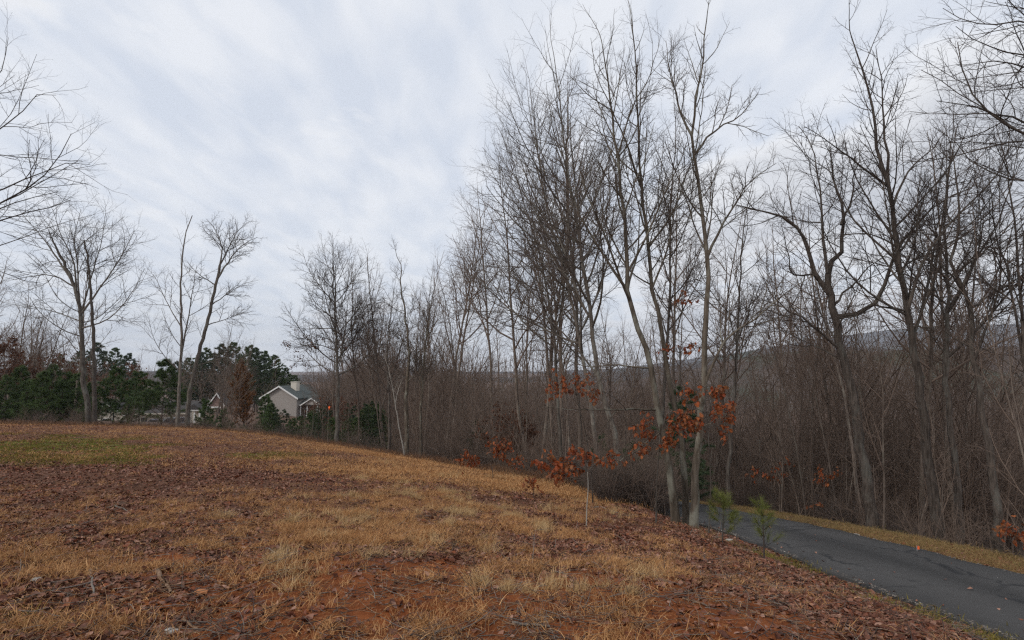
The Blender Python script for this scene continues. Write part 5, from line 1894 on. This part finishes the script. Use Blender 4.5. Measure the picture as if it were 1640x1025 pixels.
def field_cover():
    r = np.random.default_rng(800)
    grass = [tuft(810 + i, 34, 0.105, 0.05, 0.0042, M_STRAW, 0.7) for i in range(6)]
    grass_flat = [tuft(820 + i, 24, 0.12, 0.09, 0.004, M_STRAW, 1.35) for i in range(4)]
    far_g = [tuft(830 + i, 34, 0.11, 0.20, 0.010, M_STRAW, 0.9, 2) for i in range(4)]

    def a_grass(x, y):
        c, s, m, w = masks(x, y)
        cl = fbm(x * 1.8, y * 1.8, 91, 3)
        return np.clip((0.03 + 1.3 * s) * (1 - 0.93 * c) * sstep(0.42, 0.62, cl) * sstep(1.8, 3.2, road_x(y) - x), 0, 1)

    def a_flat(x, y):
        c, s, m, w = masks(x, y)
        return np.clip((0.05 + 1.2 * s) * (1 - 0.93 * c) * sstep(1.8, 3.2, road_x(y) - x), 0, 1)
    cover('dry_grass', grass, field_points(r, 6500, 3.0, 20, 1.45, a_grass), r, 0.55, 1.25, 0.15, stretch=True)
    cover('dry_grass', grass_flat, field_points(r, 5000, 3.0, 18, 1.4, a_flat), r, 0.4, 0.95, 0.2)
    cover('dry_grass', far_g, field_points(r, 8500, 15, 49, 1.2, lambda x, y: np.clip(0.05 + masks(x, y)[1] * 1.3, 0, 1)), r, 0.6, 1.2, 0.12, stretch=True)
    clump = [tuft(900 + i, 46, 0.17, 0.05, 0.0048, M_STRAW_PALE, 0.38) for i in range(4)]
    cover('straw_clumps', clump, field_points(r, 900, 4.6, 26, 1.05, lambda x, y: sstep(0.25, 0.7, masks(x, y)[1]) * sstep(0.52, 0.66, fbm(x * 2.3, y * 2.3, 99, 3)) * (0.12 + 0.88 * sstep(0.45, 0.6, fbm(x * 0.5, y * 0.5, 98, 2)))), r, 0.35, 1.0, 0.12, stretch=True)
    leaves = [litter_leaf(840 + i) for i in range(14)]

    def a_leaf(x, y):
        c, s, m, w = masks(x, y)
        u = road_x(y) - x
        right = sstep(0.0, 2.8, x - 0.12 * (y - 4))
        cl = fbm(x * 1.4, y * 1.4, 95, 3)
        return np.clip((0.55 + 0.45 * right + 0.30 * sstep(0.40, 0.66, cl) - 0.5 * s) * (1 - 0.95 * c) * (0.25 + 0.75 * sstep(1.5, 2.6, u)), 0.02, 1)
    cover('leaf_litter', leaves, field_points(r, 95000, 2.9, 17, 1.5, a_leaf), r, 0.5, 1.2, 0.5, -0.004)
    cover('leaf_litter', leaves, field_points(r, 22000, 13, 48, 1.2, a_leaf), r, 0.8, 1.5, 0.4, 0.0)
    # broken dead stems and twigs lying through the grass
    def debris(seed, mat):
        q = np.random.default_rng(seed)
        p, w = grow(q, q.normal(0, 0.05, (3, 3)) * np.array([1, 1, 0.1]) + np.array([0, 0, 0.012]), np.c_[q.normal(0, 1, (3, 2)), q.normal(0.03, 0.08, 3)], q.uniform(0.07, 0.26, 3), q.uniform(0.0016, 0.0036, 3), 4, 0.14, 0.0, 0.5)
        return tube_mesh('twig', [(p, w, 4)], mat)
    deb = [debris(930 + i, (M_STICK, M_STICK_GREY, M_TWIG_DARK)[i % 3]) for i in range(9)]
    cover('twig_litter', deb, field_points(r, 3800, 2.9, 18, 1.5, lambda x, y: 0.4 + 0.6 * sstep(0.4, 0.6, fbm(x * 1.1, y * 1.1, 94, 3))), r, 0.6, 1.3, 0.1)
    # brown weeds along the tree line
    weeds = [tuft(850 + i, 26, 0.42, 0.16, 0.011, M_STRAW_BROWN, 0.3) for i in range(4)]

    def a_weed(x, y):
        ye = np.interp(x, EDGE[:, 0], EDGE[:, 1])
        return np.clip(1 - (ye - y) / (0.10 * ye + 0.6), 0, 1) ** 1.5 * sstep(18, 24, y)
    cover('dead_weeds', weeds, field_points(r, 3200, 16, 49, 0.9, a_weed), r, 0.5, 1.2, 0.12)
    mossy = [tuft(860 + i, 30, 0.045, 0.07, 0.006, M_MOSS, 0.6, 2) for i in range(3)]
    cover('moss', mossy, field_points(r, 5200, 3.0, 27, 1.02, lambda x, y: sstep(0.25, 0.6, masks(x, y)[2] + 0.25 * (fbm(x * 3, y * 3, 97, 2) - 0.5))), r, 0.8, 1.9, 0.1)
    # clods and stones of the bare clay
    def stone_mesh(seed, mat):
        q = np.random.default_rng(seed)
        th = np.arange(6) * pi / 3
        V = [(0, 0, 0.5)] + [(cos(a) * q.uniform(0.7, 1.1), sin(a) * q.uniform(0.7, 1.1), q.uniform(0.1, 0.3)) for a in th] + [(cos(a) * 0.8, sin(a) * 0.8, -0.4) for a in th]
        F3 = np.array([(0, 1 + i, 1 + (i + 1) % 6) for i in range(6)])
        F4 = np.array([(1 + i, 7 + i, 7 + (i + 1) % 6, 1 + (i + 1) % 6) for i in range(6)])
        return mesh_from('stone', np.array(V), [F3, F4], mat)
    mclod = plain('clay_clod', (0.24, 0.085, 0.032), 0.95, 0.3, 20.0)
    clods = [stone_mesh(870 + i, mclod) for i in range(4)]
    P = field_points(r, 9000, 2.9, 8.5, 1.4, lambda x, y: np.clip(masks(x, y)[0], 0, 1))
    n = len(P)
    s = 0.004 + 0.011 * r.uniform(0, 1, n) ** 3
    scatter('clay_crumbs', clods, np.c_[P, height(P[:, 0], P[:, 1])], np.stack([np.zeros(n), np.zeros(n), r.uniform(0, 6, n)], -1), np.stack([s, s, s], -1), r.integers(0, 4, n))
    # gravel along both edges of the lane
    gm = [stone_mesh(880 + i, M_STONE if i < 11 else M_STONE_PALE) for i in range(12)]
    y = np.r_[3 + 20 * r.uniform(0, 1, 6600) ** 1.6, 4 + 20 * r.uniform(0, 1, 1300) ** 1.4]
    u = np.r_[-HW + 0.10 - np.abs(r.normal(0, 0.30, 6600)), HW - 0.06 + np.abs(r.normal(0, 0.16, 1300))]
    x = road_x(y) + u
    s = 0.004 + 0.015 * r.uniform(0, 1, len(x)) ** 2.5
    scatter('gravel', gm, np.c_[x, y, np.where(np.abs(u) < HW, road_z(y) + 0.045 * (1 - (u / HW) ** 2), height(x, y))], np.stack([np.zeros(len(x)), np.zeros(len(x)), r.uniform(0, 6, len(x))], -1), np.stack([s, s, s], -1), r.integers(0, 12, len(x)))
    # verge grass across the lane and thin grass on the near bank
    vg = [tuft(890 + i, 30, 0.075, 0.09, 0.006, M_VERGE, 0.9, 2) for i in range(5)]
    y = 4 + 30 * r.uniform(0, 1, 7000) ** 1.35
    u = HW + 0.03 + 2.1 * r.uniform(0, 1, 7000)
    x = road_x(y) + u
    y2 = 3 + 12 * r.uniform(0, 1, 160) ** 1.4
    x2 = road_x(y2) - HW - 0.3 - np.abs(r.normal(0, 0.42, 160))
    X, Y = np.r_[x, x2], np.r_[y, y2]
    cover('verge_grass', vg, np.stack([X, Y], -1), r, 0.5, 1.15, 0.1, stretch=True)
    # leaves blown over the verge, bank and lane
    y = 3.5 + 24 * r.uniform(0, 1, 5230) ** 1.4
    u = np.r_[HW + 0.1 + np.abs(r.normal(0, 1.3, 1900)), -HW - 0.02 - np.abs(r.normal(0, 0.5, 3230)), -1.2 + 2.4 * r.uniform(0, 1, 100) ** 3.0]
    x = road_x(y) + u
    z = np.where(np.abs(u) < HW, road_z(y) + 0.045 * (1 - (u / HW) ** 2), height(x, y))
    n = len(x)
    sc_ = np.repeat(r.uniform(0.5, 1.0, n)[:, None], 3, 1)
    scatter('blown_leaves', leaves, np.c_[x, y, z], np.stack([r.normal(0, 0.3, n), r.normal(0, 0.3, n), r.uniform(0, 6.28, n)], -1), sc_, r.integers(0, len(leaves), n))


field_cover()


# ------------------------------------------------------------------ sticks, stones and stalks one can point to
def ground_at(px, py):
    """where the sight line through a pixel meets the ground"""
    lo = 1.5
    for Y in np.arange(2.0, 60, 0.02):
        p = at(px, py, Y)
        if p[2] <= H1(p[0], p[1]) + 0.005:
            return p[0], p[1]
    return None


def stick(label, a_px, b_px, r0, mat, seed):
    a, b = ground_at(*a_px), ground_at(*b_px)
    r = np.random.default_rng(seed)
    n = 9
    t = np.linspace(0, 1, n)
    X, Y = a[0] + (b[0] - a[0]) * t, a[1] + (b[1] - a[1]) * t
    L = math.hypot(b[0] - a[0], b[1] - a[1])
    X, Y = X + r.normal(0, 0.012 * L, n), Y + r.normal(0, 0.012 * L, n)
    Z = np.maximum(height(X, Y), np.interp(t, [0, 1], [H1(*a), H1(*b)])) + r0 * 0.9
    P = np.stack([X, Y, Z], -1)
    base = P[0].copy()
    rad = r0 * np.linspace(1, 0.5, n)
    main = (P - base)[None]
    side, sr = grow(r, main[0, 5:6], norm(main[0, 6:7] - main[0, 4:5] + r.normal(0, 0.25, (1, 3)) * L), np.array([L * 0.3]), np.array([r0 * 0.5]), 5, 0.1, 0.0)
    side[..., 2] = np.maximum(side[..., 2], main[0, 5, 2])
    root = thing('fallen_stick', label, 'stick', tuple(base))
    link('stem', tube_mesh('stem', [(main, rad[None], 7)], mat), root)
    link('side_twig', tube_mesh('side_twig', [(side, sr, 5)], mat), root)


stick('grey weathered stick standing out dark at the lower left of the field', (143, 915), (149, 955), 0.014, M_STICK_GREY, 1)
stick('thick brown stick pointing away on the bare clay, right of the grey one', (252, 917), (273, 952), 0.020, M_STICK, 2)
stick('pale thin stick on red clay at the bottom left', (292, 993), (319, 1011), 0.012, M_STICK, 3)
stick('long thin stick lying on brown leaves high in the left field', (185, 812), (222, 828), 0.012, M_STICK_GREY, 4)
stick('short brown stick at the lower left between tufts', (190, 965), (226, 958), 0.012, M_STICK, 5)
stick('bleached stick among leaves at the bottom middle', (820, 1000), (880, 1006), 0.012, M_STICK_GREY, 6)
stick('crooked stick beneath the straw tufts in mid field', (420, 880), (452, 892), 0.010, M_STICK_GREY, 7)
stick('thin twig on leaves right of the straw tufts', (1095, 960), (1135, 972), 0.008, M_STICK, 8)
stick('curved grey branch fallen at the foot of the leaning tree', (945, 812), (990, 822), 0.016, M_STICK_GREY, 9)


def stone(label, px, py, s, mat, seed):
    import bmesh
    r = np.random.default_rng(seed)
    g = ground_at(px, py)
    bm = bmesh.new()
    bmesh.ops.create_icosphere(bm, subdivisions=2, radius=s)
    k = r.normal(0, 1, (4, 3))
    for v in bm.verts:
        d = np.array(v.co) / s
        q = 1 + sum(0.10 * sin(3 * float(d @ kk)) for kk in k)
        v.co = (v.co[0] * q * 1.3, v.co[1] * q, v.co[2] * q * 0.6)
    me = bpy.data.meshes.new('stone')
    bm.to_mesh(me)
    bm.free()
    me.materials.append(mat)
    o = link('stone', me, None, (g[0], g[1], H1(*g) + s * 0.25))
    tag(o, label, 'stone')


stone('pale flat stone in the lower left of the field', 57, 932, 0.035, M_STONE_PALE, 1)
stone('greyish white stone on the clay at bottom left of centre', 275, 1013, 0.035, M_STONE_PALE, 2)
stone('small orange tinted stone on red clay', 322, 952, 0.04, plain('clay_stone', (0.42, 0.17, 0.07), 0.9, 0.2, 20), 3)
stone('whitish pebble at the near edge of the lane', 1168, 866, 0.05, M_STONE_PALE, 4)
stone('light pebble on the verge edge across the lane', 1372, 858, 0.05, M_STONE_PALE, 5)


def stalk(label, px, py, top, seed):
    r = np.random.default_rng(seed)
    g = ground_at(px, py)
    Ht = (py - top) / FPX * g[1]
    T = straight_trunk(r, Ht, 0.12, 0.05, 8)
    root = thing('dry_stalk', label, 'dead weed', (g[0], g[1], H1(*g)))
    m = M_POST if seed % 2 else M_STICK
    link('stem', tube_mesh('stem', [(T[None], np.linspace(0.004, 0.002, 9)[None], 5)], m), root)
    i, P, D, Lc, R = spawn(r, T[None], np.full((1, 9), 0.003), np.array([Ht]), [7], 0.5, 1.0, 0.6, 0.2, lambda l, t: l * 0.25, 0.004, 0.0015)
    p, q = grow(r, P, D, Lc, R, 3, 0.1, 0.05)
    link('seed_head', tube_mesh('seed_head', [(p, q, 3)], m), root)


stalk('tall pale dry weed stalk in the straw tufts at centre', 853, 905, 858, 1)
stalk('dark dry weed stalk left of the straw tufts', 655, 843, 815, 2)
stalk('short pale dry stalk right of the russet sapling stem', 1148, 860, 832, 3)
stalk('thin dark stalk among leaves near the lane bank', 884, 835, 800, 4)
